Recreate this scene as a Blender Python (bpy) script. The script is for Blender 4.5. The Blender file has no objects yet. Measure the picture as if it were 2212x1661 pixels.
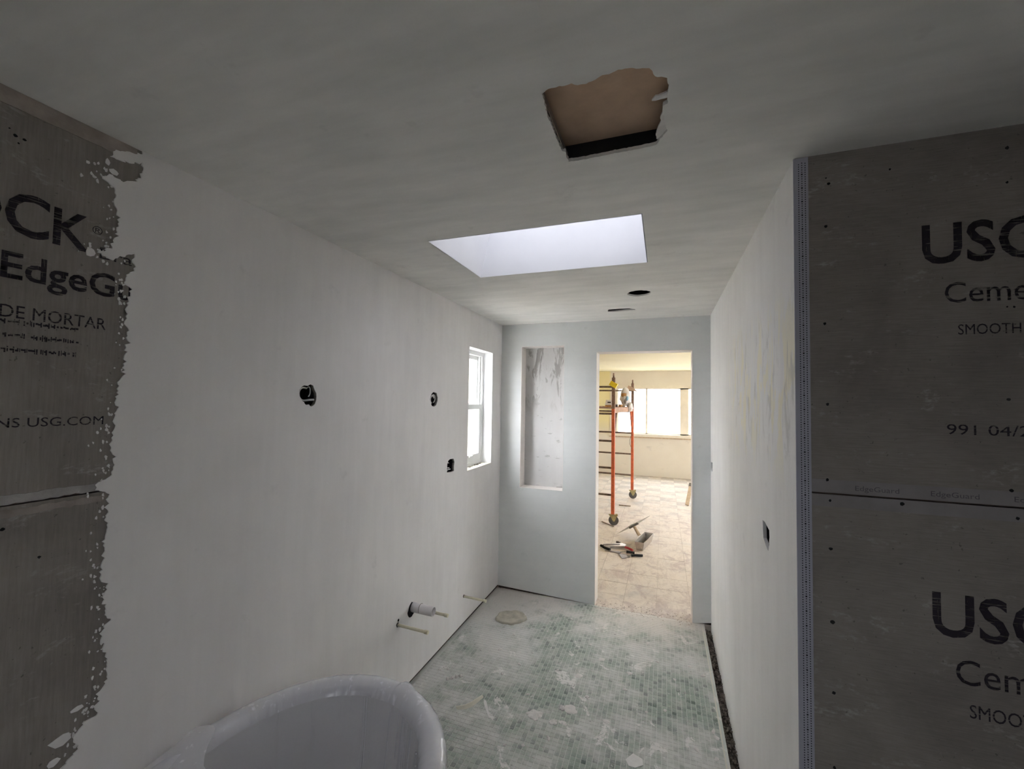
import bpy, bmesh, math, random
from mathutils import Vector, Matrix, noise
from mathutils.geometry import delaunay_2d_cdt

random.seed(7)
SC = bpy.context.scene
COL = SC.collection

# ------------------------------------------------------------------ camera
F_PX = 911.59
cam_d = bpy.data.cameras.new('camera')
cam_d.sensor_fit = 'HORIZONTAL'
cam_d.sensor_width = 36.0
cam_d.lens = F_PX / 2212 * 36.0
cam_d.clip_start = 0.02
cam = bpy.data.objects.new('camera', cam_d)
COL.objects.link(cam)
yaw, pitch, roll = 0.3451, 0.0392, 0.0164
fwd = Vector((-math.sin(yaw) * math.cos(pitch), math.cos(yaw) * math.cos(pitch), math.sin(pitch)))
right = Vector((math.cos(yaw), math.sin(yaw), 0))
up = right.cross(fwd)
r2 = math.cos(roll) * right + math.sin(roll) * up
u2 = -math.sin(roll) * right + math.cos(roll) * up
M = Matrix((r2, u2, -fwd)).transposed().to_4x4()
M.translation = Vector((1.4376, 0.0, 1.7263))
cam.matrix_world = M
SC.camera = cam

# ------------------------------------------------------------------ sky, exposure
WORLD = 32.0
SKYLIGHT_DIM = 0.235         # skylight glass dimmed to balance the light
FAR_DIM = 0.46              # other room's glass darkened to hold its brightness down
NEAR_DIM = 0.32             # pane of the added window behind the camera, kept weak
wd = bpy.data.worlds.new('overcast_sky')
SC.world = wd
wd.use_nodes = True
wbg = wd.node_tree.nodes['Background']
wbg.inputs['Color'].default_value = (0.935, 0.958, 1.0, 1)
wbg.inputs['Strength'].default_value = WORLD
SC.view_settings.view_transform = 'Standard'
SC.view_settings.look = 'None'
SC.view_settings.gamma = 1.0
SC.view_settings.use_curve_mapping = False
SC.view_settings.exposure = 0.90
SC.cycles.max_bounces = 9
SC.cycles.diffuse_bounces = 7
SC.cycles.glossy_bounces = 2
SC.cycles.transmission_bounces = 2
SC.cycles.transparent_max_bounces = 10
SC.cycles.sample_clamp_indirect = 0.0


PI = math.pi

# ------------------------------------------------------------------ room numbers (metres)
W, D, H = 1.791, 3.698, 2.44          # bathroom width, back wall, ceiling
E_Y = 1.396                           # return wall of cement board
RX = 3.2                              # right end of the shower area
BY = -1.6                             # wall behind the camera
T = 0.16                              # thickness of the back wall
FY, FH = 10.62, 2.50                  # far wall and ceiling of the other room
FX0, FX1 = -2.6, 4.1                  # its side walls


# ------------------------------------------------------------------ helpers: materials
def lin(r, g, b):
    f = lambda c: (c / 255 / 12.92) if c / 255 <= 0.04045 else ((c / 255 + 0.055) / 1.055) ** 2.4
    return (f(r), f(g), f(b), 1)


class N:
    """Small node-tree writer."""

    def __init__(self, name):
        self.m = bpy.data.materials.new(name)
        self.m.use_nodes = True
        self.t = self.m.node_tree
        self.t.nodes.clear()
        self.out = self.t.nodes.new('ShaderNodeOutputMaterial')

    def n(self, typ, **kw):
        nd = self.t.nodes.new('ShaderNode' + typ)
        for k, v in kw.items():
            setattr(nd, k, v)
        return nd

    def link(self, a, b):
        self.t.links.new(a, b)

    def pos(self, scale=(1, 1, 1), rot=(0, 0, 0)):
        g = self.n('NewGeometry')
        mp = self.n('Mapping')
        mp.inputs['Scale'].default_value = scale
        mp.inputs['Rotation'].default_value = rot
        self.link(g.outputs['Position'], mp.inputs['Vector'])
        return mp.outputs[0]

    def objpos(self, scale=(1, 1, 1)):
        g = self.n('TexCoord')
        mp = self.n('Mapping')
        mp.inputs['Scale'].default_value = scale
        self.link(g.outputs['Object'], mp.inputs['Vector'])
        return mp.outputs[0]

    def noise(self, vec, scale=5, detail=4, rough=0.55, dist=0.0):
        t = self.n('TexNoise')
        t.inputs['Scale'].default_value = scale
        t.inputs['Detail'].default_value = detail
        t.inputs['Roughness'].default_value = rough
        t.inputs['Distortion'].default_value = dist
        self.link(vec, t.inputs['Vector'])
        return t.outputs['Fac']

    def ramp(self, fac, stops, interp='LINEAR'):
        r = self.n('ValToRGB')
        r.color_ramp.interpolation = interp
        el = r.color_ramp.elements
        while len(el) < len(stops):
            el.new(0.5)
        for e, (p, c) in zip(el, stops):
            e.position = p
            e.color = c if len(c) == 4 else (*c, 1)
        self.link(fac, r.inputs[0])
        return r.outputs[0]

    def step(self, fac, a, b):
        """0 below a, 1 above b"""
        mr = self.n('MapRange')
        mr.inputs['From Min'].default_value = a
        mr.inputs['From Max'].default_value = b
        mr.clamp = True
        self.link(fac, mr.inputs['Value'])
        return mr.outputs[0]

    def math(self, op, a, b=None):
        m = self.n('Math', operation=op)
        for i, v in enumerate((a, b)):
            if v is None:
                continue
            if isinstance(v, (int, float)):
                m.inputs[i].default_value = v
            else:
                self.link(v, m.inputs[i])
        return m.outputs[0]

    def mix(self, fac, a, b, blend='MIX'):
        m = self.n('Mix', data_type='RGBA', blend_type=blend)
        for s, v in ((0, fac), (6, a), (7, b)):
            if isinstance(v, (int, float)):
                m.inputs[s].default_value = v
            elif isinstance(v, tuple):
                m.inputs[s].default_value = v if len(v) == 4 else (*v, 1)
            else:
                self.link(v, m.inputs[s])
        return m.outputs[2]

    def sep(self, vec):
        s = self.n('SeparateXYZ')
        self.link(vec, s.inputs[0])
        return s.outputs

    def bump(self, h, strength=0.3, dist=0.002):
        b = self.n('Bump')
        b.inputs['Strength'].default_value = strength
        b.inputs['Distance'].default_value = dist
        self.link(h, b.inputs['Height'])
        return b.outputs[0]

    def bsdf(self, col, rough=0.8, metal=0.0, spec=0.3, normal=None):
        p = self.n('BsdfPrincipled')
        if isinstance(col, tuple):
            p.inputs['Base Color'].default_value = col if len(col) == 4 else (*col, 1)
        else:
            self.link(col, p.inputs['Base Color'])
        if isinstance(rough, (int, float)):
            p.inputs['Roughness'].default_value = rough
        else:
            self.link(rough, p.inputs['Roughness'])
        p.inputs['Metallic'].default_value = metal
        p.inputs['Specular IOR Level'].default_value = spec
        if normal is not None:
            self.link(normal, p.inputs['Normal'])
        return p

    def done(self, shader):
        self.link(shader.outputs[0] if hasattr(shader, 'outputs') else shader, self.out.inputs[0])
        return self.m


def plain(name, col, rough=0.6, metal=0.0, var=0.12, scale=9.0, spec=0.3, bump=0.0):
    """One colour with a gentle mottled variation."""
    b = N(name)
    f = b.noise(b.pos(), scale, 4)
    lo = tuple(c * (1 - var) for c in col[:3])
    hi = tuple(min(1, c * (1 + var)) for c in col[:3])
    c = b.ramp(f, [(0.3, lo), (0.7, hi)])
    nm = b.bump(b.noise(b.pos(), scale * 6, 3), bump, 0.003) if bump else None
    return b.done(b.bsdf(c, rough, metal, spec, nm))


def plaster(name, a, c, streak='v', sm=0.35):
    """Trowelled skim coat: clouds, soft sweeps of the trowel, fine relief."""
    b = N(name)
    cloud = b.noise(b.pos(), 1.7, 4, 0.6)
    sc = {'v': (9, 9, 1.1), 'h': (1.2, 1.2, 9), 'c': (1.6, 7, 1)}[streak]
    sweep = b.noise(b.pos(sc), 1.6, 3, 0.6)
    f = b.math('ADD', b.math('MULTIPLY', cloud, 1 - sm), b.math('MULTIPLY', sweep, sm))
    col = b.ramp(f, [(0.36, a), (0.5, tuple((x + y) / 2 for x, y in zip(a, c))), (0.64, c)])
    spots = b.step(b.noise(b.pos(), 7.5, 4, 0.65), 0.64, 0.72)
    col = b.mix(b.math('MULTIPLY', spots, 0.22), col, tuple(x * 0.72 for x in a))
    return b, col, b.bump(sweep, 0.35, 0.004)


def mk_plaster(name, a, c, streak='v', sm=0.35):
    b, col, nm = plaster(name, a, c, streak, sm)
    return b.done(b.bsdf(col, 0.82, 0, 0.25, nm))


MAT = {}
MAT['plaster_left'] = mk_plaster('grey_skim_plaster', (0.75, 0.735, 0.73), (0.835, 0.82, 0.815), 'v')
MAT['plaster_back'] = mk_plaster('blue_grey_skim_plaster', (0.635, 0.65, 0.645), (0.715, 0.725, 0.72), 'h', 0.2)
MAT['plaster_ceiling'] = mk_plaster('dull_ceiling_plaster', (0.66, 0.66, 0.635), (0.82, 0.81, 0.785), 'c', 0.5)


def right_plaster():
    b, col, nm = plaster('skim_plaster_with_scrapes', (0.77, 0.765, 0.755), (0.85, 0.845, 0.835), 'v')
    p = b.sep(b.pos())
    zone = b.math('MULTIPLY', b.step(p[2], 1.45, 1.65), b.math('SUBTRACT', 1, b.step(p[2], 1.92, 2.12)))
    zone = b.math('MULTIPLY', zone, b.math('SUBTRACT', 1, b.step(p[1], 2.35, 2.8)))
    st = b.noise(b.pos((3, 6.5, 2.6)), 1.5, 6, 0.62, 0.6)
    m = b.math('MULTIPLY', b.step(st, 0.50, 0.55), zone)
    col = b.mix(b.math('MULTIPLY', m, 0.85), col, (0.84, 0.80, 0.65))
    st2 = b.noise(b.pos((3, 9, 2.4)), 2.1, 6, 0.62, 0.6)
    m2 = b.math('MULTIPLY', b.step(st2, 0.56, 0.62), zone)
    col = b.mix(b.math('MULTIPLY', m2, 0.5), col, (0.52, 0.51, 0.49))
    return b.done(b.bsdf(col, 0.8, 0, 0.25, nm))


MAT['plaster_right'] = right_plaster()


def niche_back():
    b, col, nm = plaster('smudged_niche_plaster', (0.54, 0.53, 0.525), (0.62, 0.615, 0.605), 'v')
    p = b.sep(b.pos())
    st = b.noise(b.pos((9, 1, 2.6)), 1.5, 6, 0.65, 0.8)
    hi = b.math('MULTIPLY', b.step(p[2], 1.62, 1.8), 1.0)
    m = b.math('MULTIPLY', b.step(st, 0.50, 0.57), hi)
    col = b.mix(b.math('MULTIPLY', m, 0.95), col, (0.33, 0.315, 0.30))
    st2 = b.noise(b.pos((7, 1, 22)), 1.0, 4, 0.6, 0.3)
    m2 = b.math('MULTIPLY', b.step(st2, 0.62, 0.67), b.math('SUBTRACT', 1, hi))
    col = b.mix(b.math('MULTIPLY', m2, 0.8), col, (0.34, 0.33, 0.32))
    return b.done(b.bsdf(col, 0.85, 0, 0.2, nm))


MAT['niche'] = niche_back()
MAT['white_paint'] = plain('white_painted_plaster', (0.80, 0.80, 0.815), 0.6, 0, 0.03, 4)
MAT['jamb'] = plain('pale_jamb_plaster', (0.78, 0.74, 0.71), 0.75, 0, 0.05, 6)
MAT['dark_wood'] = plain('dark_framing_timber', (0.075, 0.052, 0.042), 0.9, 0, 0.5, 20)
MAT['black'] = plain('black_void_lining', (0.012, 0.012, 0.014), 0.9, 0, 0.3, 20)  # black parts; also stands for shade inside voids, holes and perforations
MAT['box_plastic'] = plain('dark_blue_black_box_plastic', (0.022, 0.02, 0.028), 0.5, 0, 0.4, 40)
MAT['cable'] = plain('pale_grey_cable_sheath', (0.55, 0.55, 0.54), 0.5, 0, 0.1, 60)
MAT['kraft'] = plain('brown_paper_backing', (0.60, 0.43, 0.31), 0.85, 0, 0.18, 7, 0.2, 0.3)
MAT['steel'] = plain('dull_steel', (0.50, 0.47, 0.43), 0.38, 0.8, 0.12, 30)
MAT['steel_dark'] = plain('worn_dark_steel', (0.22, 0.19, 0.17), 0.45, 0.6, 0.25, 40)


def cement(name, base, hor):
    b = N(name)
    f = b.noise(b.pos(), 3.2, 6, 0.65, 0.4)
    col = b.ramp(f, [(0.33, tuple(x * 0.82 for x in base)), (0.5, base), (0.7, tuple(x * 1.16 for x in base))])
    sc = (6, 6, 90) if hor else (60, 60, 4)
    weave = b.noise(b.pos(sc), 3.0, 4, 0.6)
    col = b.mix(0.3, col, b.ramp(weave, [(0.3, (0.62, 0.62, 0.62)), (0.7, (1.25, 1.25, 1.25))]), 'MULTIPLY')
    sc2 = b.noise(b.pos((2.2, 2.2, 4.5)), 3.0, 7, 0.72, 0.4)
    scuff = b.step(sc2, 0.56, 0.66)
    grain = b.step(b.noise(b.pos((30, 30, 60)), 2, 3), 0.45, 0.6)
    col = b.mix(b.math('MULTIPLY', b.math('MULTIPLY', scuff, grain), 0.55), col, (0.48, 0.47, 0.44))
    pit = b.step(b.noise(b.pos(), 95, 2), 0.70, 0.76)
    col = b.mix(b.math('MULTIPLY', pit, 0.7), col, tuple(x * 0.4 for x in base))
    return b.done(b.bsdf(col, 0.9, 0, 0.15, b.bump(weave, 0.3, 0.002)))


MAT['cement_left'] = cement('grey_cement_board', (0.27, 0.25, 0.228), False)
MAT['cement_right'] = cement('grey_brown_cement_board', (0.265, 0.242, 0.222), True)
MAT['band'] = plain('smooth_board_edge_band', (0.265, 0.248, 0.25), 0.8, 0, 0.12, 14)
MAT['tape'] = plain('brown_stained_joint_compound', (0.33, 0.29, 0.26), 0.9, 0, 0.25, 16, 0.2, 0.4)
MAT['compound'] = plain('smeared_joint_compound', (0.36, 0.345, 0.335), 0.9, 0, 0.2, 20, 0.2, 0.4)


def ink():
    b = N('streaky_dark_ink')
    s = b.noise(b.pos((7, 7, 130)), 2.0, 3, 0.6)
    s2 = b.noise(b.pos((120, 120, 16)), 2.0, 3, 0.6)
    f = b.math('MAXIMUM', b.step(s, 0.56, 0.62), b.math('MULTIPLY', b.step(s2, 0.60, 0.68), 0.7))
    tr = b.n('BsdfTransparent')
    mx = b.n('MixShader')
    b.link(b.math('MULTIPLY', f, 0.75), mx.inputs[0])
    b.link(b.bsdf((0.022, 0.017, 0.026), 0.8).outputs[0], mx.inputs[1])
    b.link(tr.outputs[0], mx.inputs[2])
    return b.done(mx)


MAT['ink'] = ink()
MAT['ink_faint'] = plain('faint_purple_ink', (0.12, 0.105, 0.125), 0.8, 0, 0.2, 90)
MAT['bead'] = plain('blue_grey_plastic_bead', (0.40, 0.40, 0.47), 0.5, 0, 0.06, 8)

PITCH = 0.0262
TX0, TY0 = 0.018, 1.30


def dust_mask(b):
    a = b.noise(b.pos(), 2.0, 5, 0.62)
    c = b.noise(b.pos(), 9.0, 5, 0.7)
    f = b.math('ADD', b.math('MULTIPLY', a, 0.62), b.math('MULTIPLY', c, 0.38))
    p = b.sep(b.pos())
    # heavier dust along the walls and towards the doorway, where the plasterers walked
    f = b.math('ADD', f, b.math('MULTIPLY', b.math('SUBTRACT', 1, b.step(p[0], 0.1, 0.75)), 0.085))
    f = b.math('ADD', f, b.math('MULTIPLY', b.step(p[1], 2.7, 3.65), 0.09))
    return f


def mosaic(name, grout):
    b = N(name)
    if grout:
        base = (0.56, 0.60, 0.55, 1)
    else:
        sub = b.n('VectorMath', operation='SUBTRACT')
        b.link(b.pos(), sub.inputs[0])
        sub.inputs[1].default_value = (TX0, TY0, 0)
        sc = b.n('VectorMath', operation='SCALE')
        b.link(sub.outputs[0], sc.inputs[0])
        sc.inputs['Scale'].default_value = 1 / PITCH
        fl = b.n('VectorMath', operation='FLOOR')
        b.link(sc.outputs[0], fl.inputs[0])
        s3 = b.sep(fl.outputs[0])
        cb = b.n('CombineXYZ')
        b.link(s3[0], cb.inputs[0])
        b.link(s3[1], cb.inputs[1])
        wn = b.n('TexWhiteNoise', noise_dimensions='3D')
        b.link(cb.outputs[0], wn.inputs['Vector'])
        base = b.ramp(wn.outputs['Value'], [(0.0, (0.085, 0.115, 0.10)), (0.12, (0.15, 0.195, 0.165)),
                                            (0.35, (0.26, 0.315, 0.27)), (1.0, (0.36, 0.42, 0.365))])
    f = dust_mask(b)
    film = b.ramp(f, [(0.42, (0.04, 0.04, 0.04)), (0.50, (0.30, 0.30, 0.30)), (0.56, (0.72, 0.72, 0.72)), (0.63, (1, 1, 1))])
    speck = b.step(b.noise(b.pos(), 60, 3, 0.6), 0.60, 0.66)
    film = b.math('MAXIMUM', film, b.math('MULTIPLY', speck, 0.75))
    blot = b.noise(b.pos(), 5.5, 6, 0.68, 0.7)
    splat = b.step(blot, 0.585, 0.625)
    film = b.math('MAXIMUM', film, b.math('MULTIPLY', splat, 0.95))
    warm = b.step(b.sep(b.pos())[1], 3.1, 3.7)
    dustc = b.mix(b.noise(b.pos(), 4, 4), (0.59, 0.595, 0.58), (0.69, 0.68, 0.665))
    dustc = b.mix(splat, dustc, (0.76, 0.745, 0.73))
    dustc = b.mix(b.math('MULTIPLY', warm, 0.6), dustc, (0.66, 0.60, 0.55))
    col = b.mix(film, base, dustc)
    return b.done(b.bsdf(col, 0.75, 0, 0.3))


MAT['tile'] = mosaic('dusty_green_mosaic', False)
MAT['grout'] = mosaic('dusty_pale_grout', True)
MAT['rubble'] = plain('grey_brown_rubble', (0.24, 0.205, 0.18), 0.95, 0, 0.5, 60)
MAT['rubble_bed'] = plain('dark_dirt_bed', (0.075, 0.062, 0.055), 0.95, 0, 0.4, 60)
MAT['chip'] = plain('dried_white_plaster', (0.68, 0.66, 0.64), 0.9, 0, 0.08, 40, 0.2, 0.4)
MAT['cream_strip'] = plain('cream_offcut', (0.72, 0.70, 0.60), 0.7, 0, 0.06, 30)
MAT['paper'] = plain('white_paper', (0.75, 0.74, 0.73), 0.8, 0, 0.05, 30)
MAT['lid'] = plain('tan_dried_plaster_crust', (0.50, 0.475, 0.40), 0.9, 0, 0.2, 18, 0.2, 0.5)
MAT['tan_crumb'] = plain('tan_plaster_crumb', (0.58, 0.50, 0.44), 0.9, 0, 0.3, 40)
MAT['pvc'] = plain('white_plastic_pipe', (0.74, 0.71, 0.725), 0.4, 0, 0.03, 20)
MAT['cpvc'] = plain('cream_plastic_pipe', (0.72, 0.68, 0.52), 0.4, 0, 0.05, 20)
MAT['vinyl'] = plain('white_window_vinyl', (0.78, 0.79, 0.78), 0.4, 0, 0.02, 10)
MAT['tub'] = plain('white_tub_enamel', (0.70, 0.695, 0.715), 0.25, 0, 0.02, 3, 0.5)


def film(name, lo, hi, col, relief=0.35):
    b = N(name)
    s = b.noise(b.objpos((16, 16, 1.2)), 2.0, 3, 0.55, 0.4)
    wr = b.noise(b.objpos(), 9, 3, 0.5, 1.0)
    streak = b.step(s, 0.60, 0.72)
    fac = b.math('ADD', lo, b.math('MULTIPLY', streak, hi - lo))
    h = wr
    p = b.bsdf(col, 0.13, 0, 0.7, b.bump(h, relief, 0.006) if relief else None)
    tr = b.n('BsdfTransparent')
    mx = b.n('MixShader')
    b.link(fac, mx.inputs[0])
    b.link(tr.outputs[0], mx.inputs[1])
    b.link(p.outputs[0], mx.inputs[2])
    return b.done(mx)


MAT['film'] = film('milky_polythene_film', 0.58, 0.80, (0.88, 0.88, 0.93))
MAT['film_loose'] = film('crumpled_polythene_film', 0.45, 0.70, (0.90, 0.89, 0.91), 0.5)
MAT['film_thin'] = film('thin_clear_polythene_film', 0.22, 0.26, (0.95, 0.95, 0.97), 0)


def glass(name, t, tint=(1, 1, 1)):
    b = N(name)
    tr = b.n('BsdfTransparent')
    tr.inputs[0].default_value = (t * tint[0], t * tint[1], t * tint[2], 1)
    gl = b.n('BsdfGlossy')
    gl.inputs['Roughness'].default_value = 0.03
    mx = b.n('MixShader')
    mx.inputs[0].default_value = 0.05
    b.link(tr.outputs[0], mx.inputs[1])
    b.link(gl.outputs[0], mx.inputs[2])
    return b.done(mx)


MAT['glass'] = glass('dimmed_sash_glass', 0.64)  # sash pane passes less sky, to tame the window glare
MAT['far_glass'] = glass('dimmed_far_glass', FAR_DIM)
MAT['near_glass'] = glass('dimmed_added_glass', NEAR_DIM)
MAT['skyglass'] = glass('dimmed_skylight_glass', SKYLIGHT_DIM, (0.97, 0.97, 1.0))


def far_floor(name, i):
    b = N(name)
    base = [(0.66, 0.625, 0.585), (0.50, 0.475, 0.46), (0.58, 0.555, 0.54)][i]
    f = b.noise(b.pos((1.2, 1.1, 1)), 2.2, 7, 0.66, 0.5)
    p = b.sep(b.pos())
    f = b.math('SUBTRACT', f, b.math('MULTIPLY', b.step(p[1], 6.2, 9.0), 0.20))
    dust = b.step(f, 0.27, 0.48)
    dcol = b.mix(b.noise(b.pos(), 5, 5), (0.74, 0.67, 0.60), (0.66, 0.595, 0.54))
    col = b.mix(dust, base, dcol)
    sc = b.noise(b.pos((1.5, 1.1, 1)), 3.0, 8, 0.75, 0.8)
    scar = b.math('MULTIPLY', b.step(sc, 0.51, 0.60), b.math('SUBTRACT', 1, b.step(p[1], 7.0, 9.0)))
    col = b.mix(b.math('MULTIPLY', scar, 0.72), col, (0.49, 0.41, 0.395))
    ln = b.noise(b.pos((1.5, 0.9, 1)), 2.4, 8, 0.8, 1.4)
    line = b.math('SUBTRACT', 1, b.step(b.math('ABSOLUTE', b.math('SUBTRACT', ln, 0.5)), 0.004, 0.022))
    col = b.mix(b.math('MULTIPLY', line, 0.4), col, (0.40, 0.32, 0.29))
    return b.done(b.bsdf(col, 0.7, 0, 0.3))


for i in range(3):
    MAT['ftile%d' % i] = far_floor('dusty_floor_tile_%d' % i, i)
MAT['fjoint'] = plain('dirty_tile_joint', (0.50, 0.445, 0.40), 0.9, 0, 0.3, 8)


def far_wall():
    b = N('cream_skimmed_wall')
    f = b.noise(b.pos(), 1.1, 5, 0.6, 0.3)
    col = b.ramp(f, [(0.35, (0.73, 0.675, 0.59)), (0.65, (0.78, 0.73, 0.645))])
    p = b.sep(b.pos())
    low = b.math('SUBTRACT', 1, b.step(p[2], 0.86, 0.9))
    s = b.math('MULTIPLY', b.step(b.noise(b.pos((1.6, 1, 3.4)), 1.3, 5, 0.6, 0.5), 0.60, 0.68), low)
    col = b.mix(b.math('MULTIPLY', s, 0.35), col, (0.48, 0.45, 0.41))
    yel = b.math('SUBTRACT', 1, b.step(p[0], 0.17, 0.23))
    col = b.mix(b.math('MULTIPLY', yel, b.step(p[2], 0.9, 1.3)), col, (0.84, 0.76, 0.44))
    return b.done(b.bsdf(col, 0.85, 0, 0.2))


MAT['far_wall'] = far_wall()
MAT['far_plain'] = plain('cream_wall', (0.78, 0.73, 0.64), 0.85, 0, 0.04, 2)
MAT['far_ceiling'] = plain('pale_yellow_ceiling', (0.84, 0.79, 0.58), 0.85, 0, 0.03, 2)
MAT['trim_cream'] = plain('cream_window_trim', (0.78, 0.72, 0.62), 0.6, 0, 0.05, 8)
MAT['orange'] = plain('orange_red_paint', (0.60, 0.135, 0.055), 0.5, 0, 0.22, 14)
MAT['rust'] = plain('rusty_brown_steel', (0.24, 0.155, 0.12), 0.8, 0.1, 0.35, 30)
MAT['rung'] = plain('brown_stained_steel', (0.185, 0.13, 0.095), 0.7, 0.1, 0.35, 26)
MAT['caster'] = plain('olive_zinc_plating', (0.36, 0.30, 0.15), 0.45, 0.4, 0.2, 40)
MAT['rubber'] = plain('grey_rubber', (0.10, 0.095, 0.09), 0.7, 0, 0.2, 40)
MAT['deck'] = plain('weathered_plywood', (0.42, 0.27, 0.20), 0.85, 0, 0.25, 12)
MAT['yellow'] = plain('bright_yellow', (0.82, 0.62, 0.03), 0.6, 0, 0.08, 30)
MAT['tan'] = plain('tan_fibreboard', (0.58, 0.42, 0.30), 0.8, 0, 0.12, 20)
MAT['bag'] = plain('white_bag_plastic', (0.72, 0.69, 0.67), 0.5, 0, 0.10, 25)
MAT['brown_print'] = plain('brown_orange_print', (0.48, 0.26, 0.10), 0.6, 0, 0.3, 60)
MAT['blue_print'] = plain('pale_blue_print', (0.30, 0.50, 0.66), 0.6, 0, 0.15, 40)
MAT['red'] = plain('red_handle_plastic', (0.42, 0.03, 0.04), 0.45, 0, 0.2, 40)
MAT['black_grip'] = plain('black_rubber_grip', (0.02, 0.019, 0.018), 0.6, 0, 0.3, 40)
MAT['wood'] = plain('pale_bare_wood', (0.56, 0.44, 0.31), 0.8, 0, 0.15, 24)
MAT['stick'] = plain('thin_brown_stick', (0.30, 0.22, 0.16), 0.8, 0, 0.2, 30)
MAT['ground'] = plain('pale_concrete_yard', (0.55, 0.54, 0.52), 0.9, 0, 0.1, 2)


# ------------------------------------------------------------------ helpers: geometry
class MB:
    """Collects shapes, links them as one mesh object."""

    def __init__(self):
        self.v, self.f, self.smooth = [], [], []

    def add(self, vs, fs, smooth=False):
        o = len(self.v)
        self.v += [tuple(p) for p in vs]
        self.f += [tuple(i + o for i in q) for q in fs]
        self.smooth += [smooth] * len(fs)
        return self

    def box(self, x0, x1, y0, y1, z0, z1, mat=None):
        vs = [Vector((x, y, z)) for z in (z0, z1) for y in (y0, y1) for x in (x0, x1)]
        if mat is not None:
            vs = [mat @ p for p in vs]
        return self.add(vs, [(0, 2, 3, 1), (4, 5, 7, 6), (0, 1, 5, 4), (2, 6, 7, 3), (0, 4, 6, 2), (1, 3, 7, 5)])

    def cyl(self, p0, p1, r0, r1=None, n=14, caps=True, sm=True):
        p0, p1 = Vector(p0), Vector(p1)
        r1 = r0 if r1 is None else r1
        a = (p1 - p0).normalized()
        u = a.orthogonal().normalized()
        w = a.cross(u)
        vs = []
        for p, r in ((p0, r0), (p1, r1)):
            for k in range(n):
                t = 2 * PI * k / n
                vs.append(p + r * (math.cos(t) * u + math.sin(t) * w))
        o = len(self.v)
        self.add(vs, [(k, (k + 1) % n, n + (k + 1) % n, n + k) for k in range(n)], sm)
        if caps:
            self.f += [tuple(o + k for k in range(n))[::-1], tuple(o + n + k for k in range(n))]
            self.smooth += [False, False]
        return self

    def tube(self, pts, r, n=8):
        pts = [Vector(p) for p in pts]
        rings = []
        u = None
        for i, p in enumerate(pts):
            d = (pts[min(i + 1, len(pts) - 1)] - pts[max(i - 1, 0)]).normalized()
            u = (u - d * u.dot(d)).normalized() if u is not None else d.orthogonal().normalized()
            w = d.cross(u)
            rings.append([p + r * (math.cos(2 * PI * k / n) * u + math.sin(2 * PI * k / n) * w) for k in range(n)])
        vs = [q for g in rings for q in g]
        fs = [(i * n + k, i * n + (k + 1) % n, (i + 1) * n + (k + 1) % n, (i + 1) * n + k)
              for i in range(len(pts) - 1) for k in range(n)]
        o = len(self.v)
        self.add(vs, fs, True)
        e = o + (len(pts) - 1) * n
        self.f += [tuple(o + k for k in range(n))[::-1], tuple(e + k for k in range(n))]
        self.smooth += [False, False]
        return self

    def ring(self, c, axis, r_out, r_in, h, n=20):
        """A pipe with an open bore along axis."""
        c, a = Vector(c), Vector(axis).normalized()
        u = a.orthogonal().normalized()
        w = a.cross(u)
        vs = []
        for r, s in ((r_out, 0), (r_out, h), (r_in, h), (r_in, 0)):
            vs += [c + a * s + r * (math.cos(2 * PI * k / n) * u + math.sin(2 * PI * k / n) * w) for k in range(n)]
        fs = []
        for j in range(4):
            for k in range(n):
                fs.append((j * n + k, j * n + (k + 1) % n, ((j + 1) % 4) * n + (k + 1) % n, ((j + 1) % 4) * n + k))
        return self.add(vs, fs, True)

    def build(self, name, mat, parent=None, loc=None, rot=None):
        me = bpy.data.meshes.new(name)
        me.from_pydata(self.v, [], self.f)
        for p, s in zip(me.polygons, self.smooth):
            p.use_smooth = s
        me.validate()
        bm = bmesh.new()
        bm.from_mesh(me)
        bmesh.ops.recalc_face_normals(bm, faces=bm.faces)
        bm.to_mesh(me)
        bm.free()
        me.materials.append(MAT[mat])
        o = bpy.data.objects.new(name, me)
        COL.objects.link(o)
        o.parent = parent
        if loc is not None:
            o.location = loc
        if rot is not None:
            o.rotation_euler = rot
        return o


def tag(o, label, cat, group=None, kind=None):
    o['label'] = label
    o['category'] = cat
    if group:
        o['group'] = group
    if kind:
        o['kind'] = kind
    return o


def empty(name, loc=(0, 0, 0), rot=(0, 0, 0)):
    o = bpy.data.objects.new(name, None)
    o.empty_display_size = 0.05
    COL.objects.link(o)
    o.location, o.rotation_euler = loc, rot
    return o


def part(o, label=None, kind=None):
    if label:
        o['label'] = label
    if kind:
        o['kind'] = kind
    return o


def inside(p, poly):
    c = False
    j = len(poly) - 1
    for i in range(len(poly)):
        if (poly[i][1] > p[1]) != (poly[j][1] > p[1]) and \
                p[0] < (poly[j][0] - poly[i][0]) * (p[1] - poly[i][1]) / (poly[j][1] - poly[i][1]) + poly[i][0]:
            c = not c
        j = i
    return c


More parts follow.
